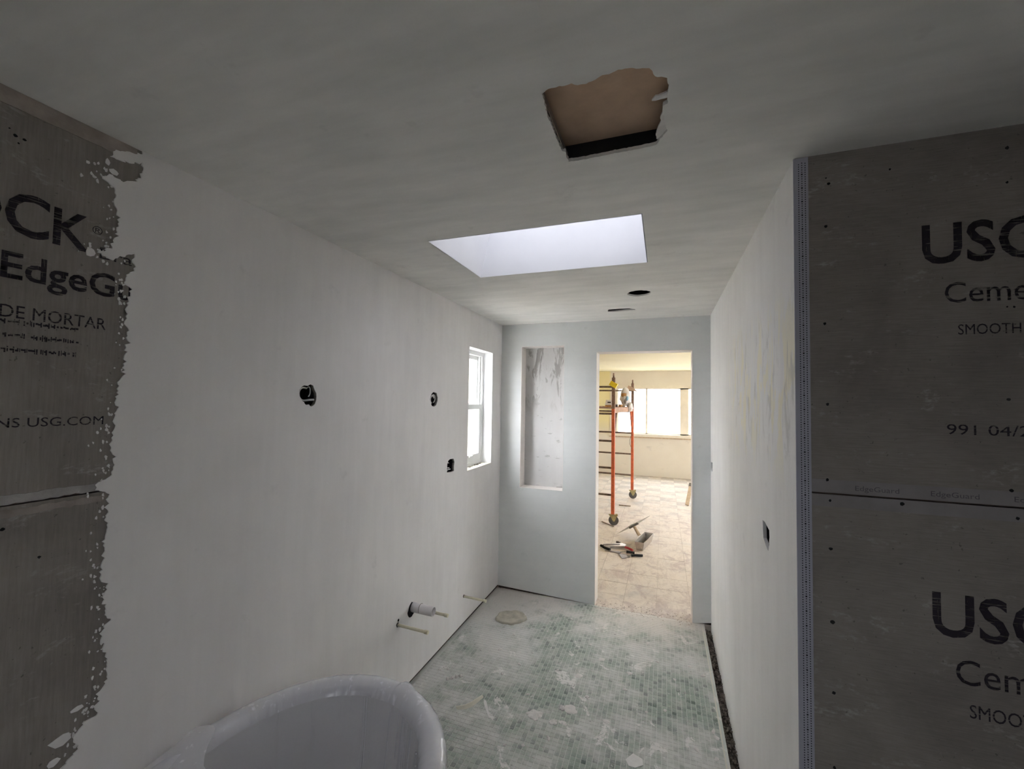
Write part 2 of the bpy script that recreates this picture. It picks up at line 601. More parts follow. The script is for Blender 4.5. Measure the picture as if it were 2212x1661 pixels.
def slab(mb, axis, a, b, outer, holes=()):
    """A plate with a free outline and holes, from a to b along axis (x: y,z  y: x,z  z: x,y)."""
    loops = [list(outer)] + [list(h) for h in holes]
    pts, edges = [], []
    for lp in loops:
        s = len(pts)
        pts += [Vector(q) for q in lp]
        edges += [(s + i, s + (i + 1) % len(lp)) for i in range(len(lp))]
    v2, _, f2, *_ = delaunay_2d_cdt(pts, edges, [], 0, 1e-6)
    tri = []
    for t in f2:
        c = sum((v2[i] for i in t), Vector((0, 0))) / len(t)
        if inside(c, loops[0]) and not any(inside(c, h) for h in loops[1:]):
            tri.append(tuple(t))
    at = {'x': lambda q, s: (s, q[0], q[1]), 'y': lambda q, s: (q[0], s, q[1]), 'z': lambda q, s: (q[0], q[1], s)}[axis]
    n = len(v2)
    mb.add([at(q, a) for q in v2] + [at(q, b) for q in v2],
           tri + [tuple(i + n for i in t[::-1]) for t in tri])
    for lp in loops:
        k = len(lp)
        mb.add([at(q, a) for q in lp] + [at(q, b) for q in lp], [(i, (i + 1) % k, k + (i + 1) % k, k + i) for i in range(k)])
    return mb


def rect(x0, x1, y0, y1):
    return [(x0, y0), (x1, y0), (x1, y1), (x0, y1)]


def circ(x, y, r, n=24, jag=0.0):
    return [(x + r * (1 + random.uniform(-jag, jag)) * math.cos(2 * PI * k / n),
             y + r * (1 + random.uniform(-jag, jag)) * math.sin(2 * PI * k / n)) for k in range(n)]


def jag(poly, amp, step):
    """Breaks an outline into small ragged steps."""
    out = []
    for i, p in enumerate(poly):
        q = poly[(i + 1) % len(poly)]
        d = math.hypot(q[0] - p[0], q[1] - p[1])
        n = max(1, int(d / step))
        for k in range(n):
            t = k / n
            x, y = p[0] + (q[0] - p[0]) * t, p[1] + (q[1] - p[1]) * t
            out.append((x + random.uniform(-amp, amp), y + random.uniform(-amp, amp)))
    return out


# ------------------------------------------------------------------ bathroom: measured outlines
HOLE_CEILING = [(1.1703, 0.9156), (1.1833, 0.9091), (1.1963, 0.9052), (1.2129, 0.9061), (1.2409, 0.9074), (1.2537, 0.9174),
                (1.2718, 0.9166), (1.2932, 0.9136), (1.3105, 0.903), (1.3256, 0.9069), (1.3447, 0.8996), (1.3671, 0.9019),
                (1.3874, 0.9108), (1.4078, 0.9156), (1.4134, 0.9269), (1.4191, 0.9437), (1.4444, 0.9566), (1.4462, 0.9865),
                (1.4449, 1.0098), (1.4451, 1.0399), (1.4354, 1.047), (1.4345, 1.0709), (1.4379, 1.0859), (1.4406, 1.1157),
                (1.4451, 1.1476), (1.4261, 1.1833), (1.4164, 1.204), (1.3642, 1.2081), (1.3045, 1.2068), (1.242, 1.2109),
                (1.2035, 1.212), (1.1719, 1.2076), (1.1698, 1.1777), (1.172, 1.1578), (1.1654, 1.15), (1.1631, 1.1241),
                (1.1632, 1.0735), (1.1643, 1.0301), (1.1624, 0.9972), (1.1667, 0.9575), (1.1689, 0.93)]
LH1 = [(1.3633, 1.7581), (1.3769, 1.7725), (1.389, 1.7788), (1.3984, 1.7783), (1.41, 1.7771), (1.4214, 1.7847),
       (1.4389, 1.7791), (1.4462, 1.7631), (1.458, 1.7463), (1.4597, 1.7335), (1.4582, 1.7163), (1.4513, 1.6991),
       (1.4428, 1.6923), (1.4321, 1.6877), (1.4234, 1.6908), (1.4189, 1.6975), (1.4042, 1.6942), (1.3956, 1.7),
       (1.3911, 1.7075), (1.3827, 1.7116), (1.3677, 1.7287), (1.3644, 1.7442)]
LH2 = [(2.4616, 1.7786), (2.5042, 1.7719), (2.5213, 1.7406), (2.5185, 1.7168), (2.5002, 1.6892), (2.4737, 1.6796),
       (2.4433, 1.6856), (2.4312, 1.7048), (2.4176, 1.7277), (2.4254, 1.7508), (2.4395, 1.7665)]
LH3 = [(2.6866, 1.2942), (2.7124, 1.3034), (2.7707, 1.3005), (2.7858, 1.2731), (2.7779, 1.2444), (2.7795, 1.2103),
       (2.7345, 1.2086), (2.6731, 1.2138), (2.6718, 1.2427), (2.6747, 1.2711)]
RH1 = [(1.8437, 1.2931), (1.8062, 1.295), (1.7619, 1.2879), (1.7353, 1.2842), (1.733, 1.2605), (1.7318, 1.2317),
       (1.7424, 1.2284), (1.7516, 1.2059), (1.7698, 1.2074), (1.8085, 1.2205), (1.8314, 1.229), (1.8386, 1.2632)]
RH2 = [(3.672, 1.2725), (3.578, 1.2809), (3.572, 1.261), (3.58, 1.2065), (3.66, 1.2075), (3.675, 1.2242)]
EDGE = [(0.7681, 2.44), (0.768, 2.432), (0.705, 2.4055), (0.6986, 2.3822), (0.7437, 2.3912), (0.7694, 2.4052), (0.7691, 2.3594),
        (0.7277, 2.3275), (0.6925, 2.3332), (0.6801, 2.3138), (0.706, 2.300), (0.7114, 2.2575), (0.7204, 2.2219),
        (0.7169, 2.181), (0.7118, 2.1529), (0.7064, 2.1315), (0.68, 2.1095), (0.7078, 2.0996), (0.7606, 2.133),
        (0.7602, 2.0896), (0.7419, 2.0509), (0.7562, 2.028), (0.7502, 1.9866), (0.7495, 1.9267), (0.7548, 1.8812),
        (0.7525, 1.8083), (0.7408, 1.7553), (0.7377, 1.7034), (0.7375, 1.6582), (0.7337, 1.6263), (0.7301, 1.5882),
        (0.7355, 1.5366), (0.7387, 1.5107), (0.726, 1.4937), (0.704, 1.4887), (0.7029, 1.4691), (0.7276, 1.4555),
        (0.7254, 1.412), (0.7302, 1.3731), (0.7262, 1.3242), (0.7253, 1.2747), (0.7218, 1.2387), (0.7372, 1.1893),
        (0.7303, 1.1611), (0.7439, 1.1052), (0.73, 1.0748), (0.7389, 1.0332), (0.7484, 0.9784), (0.7433, 0.932),
        (0.7309, 0.9151), (0.7255, 0.8822), (0.7313, 0.8601), (0.7023, 0.862), (0.6847, 0.8391), (0.6958, 0.796),
        (0.6779, 0.7862), (0.6606, 0.7756), (0.6015, 0.74), (0.56, 0.69), (0.55, 0.5), (0.56, 0.3), (0.55, 0.022)]
WIN = rect(2.996, 3.48, 1.175, 2.154)
GAP = 0.030

# ------------------------------------------------------------------ floor of the bathroom
mb = MB().box(-0.13, RX + 0.1, BY - 0.1, D + 0.005, -0.12, -0.05)
floor = MB().box(-0.016, 1.742, BY, D + 0.004, -0.05, -0.0005).build('floor', 'grout')
tag(floor, 'dusty pale green mosaic tile floor of the narrow bathroom', 'floor', kind='structure')
part(mb.build('mortar_bed', 'rubble_bed', floor))
part(MB().box(1.90, RX, BY, E_Y, -0.05, -0.0016).box(1.742, 1.90, BY, E_Y, -0.05, -0.0016).build('shower_floor', 'grout', floor))
# mosaic: the pieces nearest the camera are parts of their own, the rest is one mesh
TS = PITCH - 0.0030
mt = MB().box(-TS / 2, TS / 2, -TS / 2, TS / 2, -0.0016, 0.0003)
tile0 = mt.build('tile', 'tile', floor)
rest = MB()
first = True
n_tiles = 0
nx, ny = int((1.722 - TX0) / PITCH), int((D - 0.004 - TY0) / PITCH)
for i in range(nx):
    for j in range(ny):
        x, y = TX0 + (i + 0.5) * PITCH, TY0 + (j + 0.5) * PITCH
        rz = random.uniform(-0.03, 0.03)
        dz = random.uniform(-0.0002, 0.0003)
        near = y - (1.85 + 0.38 * (x - 0.48))
        if 0 < near < 0.152 and 0.47 < x < 1.70:
            o = tile0 if first else tile0.copy()
            if not first:
                COL.objects.link(o)
                o.parent = floor
            first = False
            o.location = (x, y, dz)
            o.rotation_euler = (0, 0, rz)
            n_tiles += 1
        else:
            m = Matrix.Translation((x, y, dz)) @ Matrix.Rotation(rz, 4, 'Z')
            h = TS / 2
            vs = [m @ Vector(q) for q in ((-h, -h, -0.0012), (h, -h, -0.0012), (h, h, -0.0012), (-h, h, -0.0012),
                                          (-h, -h, 0.0003), (h, -h, 0.0003), (h, h, 0.0003), (-h, h, 0.0003))]
            rest.add(vs, [(4, 5, 6, 7), (0, 1, 5, 4), (1, 2, 6, 5), (2, 3, 7, 6), (3, 0, 4, 7)])
part(rest.build('mosaic_tiles', 'tile', floor), kind='stuff')
# thin edge lines beside the gap on the right
part(MB().box(1.7225, 1.7265, 1.4, D, -0.002, 0.0015).build('edge_strip', 'cream_strip', floor))
# rubble in the gap along the right wall and at the foot of the left wall
rb = MB()
for k in range(900):
    x, y = random.uniform(1.744, 1.789), random.uniform(1.45, D - 0.01)
    s = random.uniform(0.003, 0.011)
    m = Matrix.Translation((x, y, -0.046 + random.uniform(0, 0.022))) @ Matrix.Rotation(random.uniform(0, 6), 4, Vector((random.random(), random.random(), random.random() + 0.1)))
    vs = [m @ (Vector((a, b, c)) * s * random.uniform(0.6, 1.2)) for a, b, c in ((1, 0, 0), (-1, 0, 0), (0, 1, 0), (0, -1, 0), (0, 0, 0.8), (0, 0, -0.8))]
    rb.add(vs, [(0, 2, 4), (2, 1, 4), (1, 3, 4), (3, 0, 4), (2, 0, 5), (1, 2, 5), (3, 1, 5), (0, 3, 5)])
o = rb.build('gap_rubble', 'rubble')
tag(o, 'grey brown rubble in the open gap beside the right wall', 'rubble', kind='stuff')

# ------------------------------------------------------------------ left wall: skim plaster over cement board
edge = []
for i in range(len(EDGE) - 1):
    p, q = EDGE[i], EDGE[i + 1]
    n = max(1, int(math.hypot(q[0] - p[0], q[1] - p[1]) / 0.0055))
    for k in range(n):
        t = k / n
        w = 0.0 if (i == 0 and k == 0) else 0.0045
        y, z = p[0] + (q[0] - p[0]) * t, p[1] + (q[1] - p[1]) * t
        edge.append((y + random.uniform(-w, w) + (0.006 if random.random() < 0.12 else 0) * (1 if w else 0),
                     min(z + random.uniform(-w, w) * 0.4, 2.4399) if i or k else z))
edge.append(EDGE[-1])
outer = edge + [(D, GAP), (D, H)]
wall_left = slab(MB(), 'x', -0.004, 0.0, outer, [WIN, LH1, LH2, LH3]).build('wall_left', 'plaster_left')
tag(wall_left, 'long left wall skimmed with grey plaster over cement board', 'wall', kind='structure')
part(slab(MB(), 'x', -0.016, -0.0042, rect(1.1, D, GAP, H), [WIN, LH1, LH2, LH3]).build('backing_board', 'cement_left', wall_left))
big = lambda poly, k: [((p[0] - sum(a[0] for a in poly) / len(poly)) * k + sum(a[0] for a in poly) / len(poly),
                        (p[1] - sum(a[1] for a in poly) / len(poly)) * k + sum(a[1] for a in poly) / len(poly)) for p in poly]
core_holes = [WIN, rect(1.355, 1.468, 1.68, 1.792), rect(2.41, 2.53, 1.672, 1.785), rect(2.665, 2.79, 1.2, 1.31)]
part(slab(MB(), 'x', -0.15, -0.0162, rect(BY, D + T, -0.05, 2.60), core_holes).build('stud_framing', 'dark_wood', wall_left))
cb_up = part(MB().box(-0.016, -0.0042, BY, 1.098, 1.468, H).build('cement_board', 'cement_left', wall_left), 'upper grey cement board with dark printing')
cb_lo = part(MB().box(-0.016, -0.0042, BY, 1.098, GAP, 1.461).build('cement_board', 'cement_left', wall_left), 'lower plain grey cement board')
part(slab(MB(), 'x', -0.0042, -0.0022, jag(rect(BY, 0.722, 1.466, 1.487), 0.0022, 0.012)).build('joint_compound', 'compound', wall_left))
part(slab(MB(), 'x', -0.0042, -0.0026, jag(rect(BY, 0.722, 1.436, 1.452), 0.003, 0.012)).build('joint_smear', 'tape', wall_left))
part(slab(MB(), 'x', -0.0042, -0.0012, jag(rect(BY, 0.756, 2.398, 2.4385), 0.0012, 0.02)).build('ceiling_tape', 'tape', wall_left))
# loose flecks of plaster beyond the ragged edge
fl = MB()
for k in range(210):
    i = random.randrange(8, len(EDGE) - 5)
    y0, z0 = EDGE[i]
    z0 += random.uniform(-0.02, 0.02)
    y = y0 - abs(random.gauss(0, 0.014)) - 0.004
    r = random.uniform(0.0012, 0.0048)
    n = random.randint(5, 8)
    poly = [(y + r * random.uniform(0.4, 1.3) * math.cos(2 * PI * a / n) * 0.8, z0 + r * random.uniform(0.4, 1.3) * math.sin(2 * PI * a / n) * 1.3) for a in range(n)]
    fl.add([(-0.0042, p[0], p[1]) for p in poly] + [(-0.0022, p[0], p[1]) for p in poly],
           [tuple(range(n, 2 * n))] + [(a, (a + 1) % n, n + (a + 1) % n, n + a) for a in range(n)])
for cy, cz, ry, rz_, n in ((0.66, 0.845, 0.022, 0.014, 9), (0.705, 2.345, 0.012, 0.008, 7), (0.665, 2.105, 0.010, 0.014, 8), (0.69, 2.365, 0.006, 0.01, 7),
                           (0.648, 0.80, 0.012, 0.01, 8), (0.69, 0.905, 0.016, 0.006, 8)):
    poly = [(cy + ry * random.uniform(0.7, 1.2) * math.cos(2 * PI * a / n), cz + rz_ * random.uniform(0.7, 1.2) * math.sin(2 * PI * a / n)) for a in range(n)]
    fl.add([(-0.0042, p[0], p[1]) for p in poly] + [(-0.0018, p[0], p[1]) for p in poly],
           [tuple(range(n, 2 * n))] + [(a, (a + 1) % n, n + (a + 1) % n, n + a) for a in range(n)])
part(fl.build('plaster_flecks', 'plaster_left', wall_left), kind='stuff')


def screw_holes(parent, spots, facing):
    for a, z, r in spots:
        s = MB()
        poly = [(a + r * random.uniform(0.7, 1.25) * math.cos(2 * PI * k / 9), z + r * random.uniform(0.7, 1.25) * math.sin(2 * PI * k / 9)) for k in range(9)]
        if facing == 'x':
            s.add([(-0.0036, p[0], p[1]) for p in poly], [tuple(range(9))])
        else:
            s.add([(p[0], E_Y - 0.0006, p[1]) for p in poly], [tuple(range(9))])
        s.build('screw_head', 'black', parent)


screw_holes(cb_up, [(0.516, 2.333, 0.0038), (0.531, 2.332, 0.0035), (0.506, 2.345, 0.002), (0.522, 2.318, 0.002)], 'x')
screw_holes(cb_lo, [(0.60, 1.325, 0.0035), (0.535, 1.41, 0.004)], 'x')


def text_mesh(s, x0, width, z0, height, to, name, parent, mat='ink', shear=0.0, bold=0.0):
    cu = bpy.data.curves.new('lettering', 'FONT')
    cu.body = s
    cu.resolution_u = 3
    cu.offset = bold
    ob = bpy.data.objects.new('lettering', cu)
    COL.objects.link(ob)
    dg = bpy.context.evaluated_depsgraph_get()
    me = bpy.data.meshes.new_from_object(ob.evaluated_get(dg))
    bpy.data.objects.remove(ob)
    bpy.data.curves.remove(cu)
    xs = [v.co.x for v in me.vertices]
    ys = [v.co.y for v in me.vertices]
    y_lo = 0.0                                   # baseline, so descenders hang below it
    y_hi = max(ys)
    for v in me.vertices:
        u = x0 + (v.co.x - min(xs)) / (max(xs) - min(xs)) * width
        z = z0 + (v.co.y - y_lo) / (y_hi - y_lo) * height
        v.co = to(u + shear * (z - z0), z)
    me.materials.clear()
    me.materials.append(MAT[mat])
    o = bpy.data.objects.new(name, me)
    COL.objects.link(o)
    o.parent = parent
    return o


onL = lambda u, z: (-0.0038, u, z)
onR = lambda u, z: (u, E_Y - 0.0004, z)
text_mesh('RO', 0.345, 0.157, 2.104, 0.102, onL, 'printed_lettering', cb_up, bold=0.016)
text_mesh('C', 0.507, 0.076, 2.104, 0.102, onL, 'printed_lettering', cb_up, bold=0.016)
text_mesh('K', 0.590, 0.072, 2.104, 0.092, onL, 'printed_lettering', cb_up, bold=0.016)
text_mesh('\u00ae', 0.666, 0.022, 2.158, 0.022, onL, 'printed_lettering', cb_up)
text_mesh('Bra', 0.684, 0.075, 2.096, 0.030, onL, 'printed_lettering', cb_up)
text_mesh('EdgeGu', 0.506, 0.258, 1.996, 0.062, onL, 'printed_lettering', cb_up, bold=0.016)
text_mesh('IDE MORTAR', 0.500, 0.206, 1.903, 0.030, onL, 'printed_lettering', cb_up)
text_mesh('NS USG.COM', 0.514, 0.198, 1.645, 0.022, onL, 'printed_lettering', cb_up)


def scribble(y0, y1, z, h):
    """Rows of small overprinted marks that cannot be read in the photograph."""
    s = MB()
    y = y0
    while y < y1:
        w = random.uniform(0.002, 0.006)
        a, b = z + random.uniform(0, h * 0.3), z + h * random.uniform(0.7, 1.0)
        if random.random() < 0.85:
            k = random.random()
            if k < 0.5:
                s.add([(-0.0038, y, a), (-0.0038, y + w * 0.5, a), (-0.0038, y + w * 0.5, b), (-0.0038, y, b)], [(0, 1, 2, 3)])
            else:
                m = (a + b) / 2
                s.add([(-0.0038, y, m - h * 0.14), (-0.0038, y + w, m - h * 0.14), (-0.0038, y + w, m + h * 0.14), (-0.0038, y, m + h * 0.14)], [(0, 1, 2, 3)])
        y += w * random.uniform(0.6, 1.1)
    return s.build('printed_lines', 'ink', cb_up)


for z in (1.886, 1.853, 1.820):
    part(scribble(0.44, 0.646, z, 0.016), kind='stuff')

# ------------------------------------------------------------------ window in the left wall
win = empty('window_1', (0, 3.238, 1.175))
tag(win, 'narrow white sash window set deep in the left wall', 'window', kind='structure')
win.location = (0, 0, 0)
yA, yB, zA, zB = 2.996, 3.48, 1.175, 2.154
part(MB().box(-0.15, 0.0004, yB - 0.003, yB, zA, zB).box(-0.15, 0.0004, yA, yA + 0.003, zA, zB)
     .box(-0.15, 0.0004, yA, yB, zB - 0.003, zB).build('reveal', 'white_paint', win))
part(MB().box(-0.15, 0.0004, yA, yB, zA, zA + 0.003).build('sill', 'cream_strip', win))
fr = MB()
xo, xi = -0.150, -0.085
fw = 0.038
fr.box(xo, xi, yA, yA + fw, zA, zB).box(xo, xi, yB - fw, yB, zA, zB).box(xo, xi, yA + fw, yB - fw, zB - fw, zB).box(xo, xi, yA + fw, yB - fw, zA, zA + 0.03)
part(fr.build('window_frame', 'vinyl', win))


def sash(y0, y1, z0, z1, x0, x1, w, name):
    s = MB()
    s.box(x0, x1, y0, y0 + w, z0, z1).box(x0, x1, y1 - w, y1, z0, z1).box(x0, x1, y0 + w, y1 - w, z1 - w, z1).box(x0, x1, y0 + w, y1 - w, z0, z0 + w * 1.5)
    o = s.build(name, 'vinyl', win)
    xm = (x0 + x1) / 2
    MB().box(xm - 0.002, xm + 0.002, y0 + w, y1 - w, z0 + w * 1.5, z1 - w).build('pane', 'glass', o)
    return o


mid = 1.672
lo = sash(yA + fw, yB - fw, zA + 0.03, mid + 0.02, -0.115, -0.088, 0.042, 'lower_sash')
hi = sash(yA + fw, yB - fw, mid - 0.02, zB - fw, -0.146, -0.120, 0.034, 'upper_sash')
MB().box(-0.119, -0.100, yB - fw - 0.018, yB - fw, mid + 0.02, zB - fw).build('track', 'vinyl', win)
MB().box(-0.119, -0.100, yA + fw, yA + fw + 0.018, mid + 0.02, zB - fw).build('track', 'vinyl', win)
MB().box(-0.090, -0.076, 3.20, 3.27, zA + 0.075, zA + 0.086).build('sash_lift', 'vinyl', lo)
d = MB()
for k in range(26):
    y = random.uniform(yA + 0.05, yB - 0.01)
    s = random.uniform(0.003, 0.012)
    d.box(-0.083 + random.uniform(0, 0.02), -0.07 + random.uniform(0, 0.02), y, y + s, zA + 0.001, zA + 0.001 + random.uniform(0.002, 0.006))
part(d.build('sill_dirt', 'rubble', win), kind='stuff')

# ------------------------------------------------------------------ back wall with niche and doorway
DL, DR, DT = 0.886, 1.659, 2.167
NX0, NX1, NZ0, NZ1 = 0.198, 0.600, 0.937, 2.232
outer = [(-0.001, GAP - 0.002), (DL, 0.0), (DL, DT), (DR, DT), (DR, -0.004), (W + 0.1, GAP + 0.012), (W + 0.1, 2.60), (-0.001, 2.60)]
wall_back = slab(MB(), 'y', D, D + T, outer, [rect(NX0, NX1, NZ0, NZ1)]).build('wall_back', 'plaster_back')
tag(wall_back, 'blue grey plastered end wall with a tall niche and open doorway', 'wall', kind='structure')
dj = MB()
dj.box(DL, DL + 0.004, D - 0.0015, D + T + 0.002, 0.0, DT).box(DR - 0.004, DR, D - 0.0015, D + T + 0.002, -0.003, DT).box(DL, DR, D - 0.0015, D + T + 0.002, DT - 0.004, DT)
part(dj.build('door_reveal', 'jamb', wall_back))
nb = MB().box(NX0, NX1, D + 0.125, D + 0.135, NZ0, NZ1)
part(nb.build('niche_back', 'niche', wall_back))
nr = MB()
nr.box(NX0, NX0 + 0.003, D - 0.0008, D + 0.125, NZ0, NZ1).box(NX1 - 0.003, NX1, D - 0.0008, D + 0.125, NZ0, NZ1)
nr.box(NX0, NX1, D - 0.0008, D + 0.125, NZ1 - 0.003, NZ1).box(NX0, NX1, D - 0.0008, D + 0.125, NZ0, NZ0 + 0.003)
part(nr.build('niche_reveal', 'jamb', wall_back))
part(MB().box(0, DL - 0.01, D + 0.02, D + 0.1, -0.05, 0.03).box(DR + 0.02, W + 0.1, D + 0.02, D + 0.1, -0.05, 0.04).build('sole_plate', 'dark_wood', wall_back))

# ------------------------------------------------------------------ right wall and the return wall of cement board
wall_right = slab(MB(), 'x', W, W + 0.012, rect(E_Y + 0.001, D, -0.048, H), [RH1, RH2]).build('wall_right', 'plaster_right')
tag(wall_right, 'pale plastered right wall with yellowish scrape marks', 'wall', kind='structure')
part(slab(MB(), 'x', W + 0.0122, W + 0.12, rect(E_Y + 0.111, D + T, -0.05, 2.6), [rect(1.722, 1.853, 1.197, 1.303), rect(3.563, 3.683, 1.197, 1.289)]).build('wall_backing', 'dark_wood', wall_right))

wall_shower = MB().box(W + 0.002, RX + 0.1, E_Y + 0.012, E_Y + 0.11, -0.05, 2.60).build('wall_shower', 'dark_wood')
tag(wall_shower, 'dark return wall clad in grey cement board', 'wall', kind='structure')
cr_up = part(MB().box(W + 0.002, RX, E_Y, E_Y + 0.0118, 1.489, H).build('cement_board', 'cement_right', wall_shower), 'upper cement board with large dark printing')
cr_lo = part(MB().box(W + 0.002, RX, E_Y, E_Y + 0.0118, -0.02, 1.4845).build('cement_board', 'cement_right', wall_shower), 'lower cement board with large dark printing')
MB().box(1.826, RX, E_Y - 0.0003, E_Y + 0.002, 1.4895, 1.525).build('edge_band', 'band', cr_up)
MB().box(1.826, RX, E_Y - 0.0003, E_Y + 0.002, 1.452, 1.484).build('edge_band', 'band', cr_lo)
screw_holes(cr_up, [(1.874, 2.353, .0042), (1.868, 2.37, .002), (1.866, 2.232, .004), (1.861, 1.957, .0042), (2.013, 2.37, .003), (2.251, 2.384, .0045),
                    (2.249, 2.296, .003), (1.865, 1.732, .004), (2.239, 1.75, .004), (1.862, 1.524, .004), (2.24, 1.527, .0045), (2.242, 1.981, .002), (2.255, 1.98, .003)], 'y')
screw_holes(cr_lo, [(1.868, 1.468, .0035), (2.025, 1.475, .005), (2.25, 1.461, .004), (1.868, 1.338, .0045), (1.87, 1.142, .006), (1.871, 0.956, .0045), (1.87, 0.761, .004), (2.255, 1.245, .003)], 'y')
text_mesh('USG', 2.078, 0.238, 2.104, 0.104, onR, 'printed_lettering', cr_up, bold=0.016)
text_mesh('Cement', 2.122, 0.222, 1.998, 0.053, onR, 'printed_lettering', cr_up)
text_mesh('SMOOTH', 2.147, 0.120, 1.915, 0.026, onR, 'printed_lettering', cr_up)
text_mesh('991 04/2', 2.120, 0.158, 1.660, 0.026, onR, 'printed_lettering', cr_up)
for x in (1.925, 2.085, 2.245):
    text_mesh('EdgeGuard', x, 0.095, 1.500, 0.013, onR, 'printed_lettering', cr_up, 'ink_faint')
text_mesh('USG', 2.083, 0.238, 1.155, 0.106, onR, 'printed_lettering', cr_lo, bold=0.016)
text_mesh('Cement', 2.126, 0.245, 1.042, 0.060, onR, 'printed_lettering', cr_lo)
text_mesh('SMOOTH', 2.151, 0.140, 0.964, 0.032, onR, 'printed_lettering', cr_lo)
# perforated corner bead
bead = MB().box(W - 0.0012, W + 0.034, E_Y - 0.0022, E_Y, 0.0, H - 0.002).cyl((W + 0.0005, E_Y + 0.0005, 0.0), (W + 0.0005, E_Y + 0.0005, H - 0.002), 0.0028, None, 10).build('corner_bead', 'bead')
tag(bead, 'blue grey perforated plastic corner bead running floor to ceiling', 'corner bead')
pf = MB()
for c, (x, off) in enumerate(((0.0105, 0), (0.0185, 0.5), (0.0265, 0.25))):
    for k in range(366):
        z = 0.01 + (k + off) * 0.0066
        r = 0.0016 if not (c == 1 and k % 6 == 0) else 0.0024
        pf.add([(W + x + r * math.cos(PI / 3 * a), E_Y - 0.0025, z + r * math.sin(PI / 3 * a)) for a in range(6)], [tuple(range(6))])
part(pf.build('perforations', 'black', bead), kind='stuff')

# ------------------------------------------------------------------ walls behind the camera
o = slab(MB(), 'y', BY - 0.1, BY, rect(-0.13, RX + 0.1, -0.05, 2.6), [rect(1.15, 2.05, 1.05, 1.95)]).build('wall_behind', 'cement_left')
tag(o, 'bare cement board wall closing the near end of the bathroom', 'wall', kind='structure')
o = MB().box(RX, RX + 0.1, BY, E_Y + 0.012, -0.05, 2.6).build('wall_shower_end', 'cement_right')
tag(o, 'bare cement board wall at the far side of the shower', 'wall', kind='structure')

w5 = empty('added_window_5')  # made-up window, out of view, lifts the dim near end
tag(w5, 'added unseen window behind the camera giving weak fill light', 'window', kind='structure')
MB().box(1.15, 2.05, BY - 0.052, BY - 0.048, 1.05, 1.95).build('pane', 'near_glass', w5)
MB().box(1.15, 1.19, BY - 0.09, BY - 0.02, 1.05, 1.95).box(2.01, 2.05, BY - 0.09, BY - 0.02, 1.05, 1.95).box(1.19, 2.01, BY - 0.09, BY - 0.02, 1.05, 1.09).box(1.19, 2.01, BY - 0.09, BY - 0.02, 1.91, 1.95).build('window_frame', 'vinyl', w5)

# ------------------------------------------------------------------ ceiling with skylight shaft and cut-outs
SKY = [(0.438, 1.637), (1.357, 1.637), (1.357, 2.214), (0.438, 2.214)]
ROUND = circ(1.287, 2.836, 0.0735, 28, 0.04)
SLOT = [(1.0285, 3.3003), (1.0416, 3.2722), (1.1263, 3.2671), (1.192, 3.2732), (1.2339, 3.3154), (1.2319, 3.3379), (1.1602, 3.3452), (1.0735, 3.3597), (1.0261, 3.3504)]
big_hole = jag(HOLE_CEILING, 0.0016, 0.006)
ceiling = slab(MB(), 'z', H, H + 0.010, rect(-0.13, RX + 0.1, BY - 0.1, D + 0.01), [[(0.434, 1.633), (1.361, 1.633), (1.361, 2.218), (0.434, 2.218)], big_hole, ROUND, SLOT]).build('ceiling', 'plaster_ceiling')
tag(ceiling, 'dull grey plastered ceiling with skylight opening and ragged cut-outs', 'ceiling', kind='structure')
TOP = [(0.545, 1.60), (1.357, 1.60), (1.357, 2.214), (0.545, 2.214)]
zt = 2.93
sh = MB()
vs = [(x, y, H - 0.0006) for x, y in SKY] + [(x, y, zt) for x, y in TOP]
sh.add(vs, [(0, 1, 5, 4), (1, 2, 6, 5), (2, 3, 7, 6), (3, 0, 4, 7)])
outv = [(x + (0.02 if x > 1 else -0.02), y + (0.02 if y > 2 else -0.02), H + 0.0102) for x, y in SKY] + [(x + (0.02 if x > 1 else -0.02), y + (0.02 if y > 2 else -0.02), zt) for x, y in TOP]
sh.add(outv, [(0, 4, 5, 1), (1, 5, 6, 2), (2, 6, 7, 3), (3, 7, 4, 0)])
sh.add([vs[4], vs[5], vs[6], vs[7]] + outv[4:], [(0, 1, 5, 4), (1, 2, 6, 5), (2, 3, 7, 6), (3, 0, 4, 7)])
part(sh.build('skylight_shaft', 'white_paint', ceiling))
sk = empty('window_2')
tag(sk, 'white skylight letting daylight down through the ceiling shaft', 'skylight', kind='structure')
MB().box(0.525, 1.377, 1.58, 2.234, 2.936, 2.944).build('pane', 'skyglass', sk)
cf = MB()
cf.box(0.50, 0.547, 1.57, 2.25, 2.931, 2.96).box(1.356, 1.40, 1.57, 2.25, 2.931, 2.96).box(0.547, 1.356, 1.57, 1.602, 2.931, 2.96).box(0.547, 1.356, 2.213, 2.25, 2.931, 2.96)
part(cf.build('skylight_frame', 'vinyl', sk))
# cavity over the large cut-out: brown paper-faced board, black joists, a steel edge
cav = MB().box(1.10, 1.52, 0.84, 1.30, 2.497, 2.51)
part(cav.build('backing_paper', 'kraft', ceiling), 'brown paper backing seen in the cut-out')
MB().box(1.10, 1.52, 1.222, 1.30, 2.4502, 2.497).build('joist', 'black', ceiling)
MB().box(1.10, 1.154, 0.84, 1.222, 2.4502, 2.497).build('joist', 'black', ceiling)
MB().box(1.455, 1.52, 0.84, 1.222, 2.4502, 2.497).build('joist', 'dark_wood', ceiling)
MB().box(1.154, 1.455, 0.84, 0.888, 2.4502, 2.497).build('joist', 'kraft', ceiling)
MB().box(1.1655, 1.1685, 0.915, 1.205, 2.447, 2.4655).build('steel_edge', 'steel_dark', ceiling)
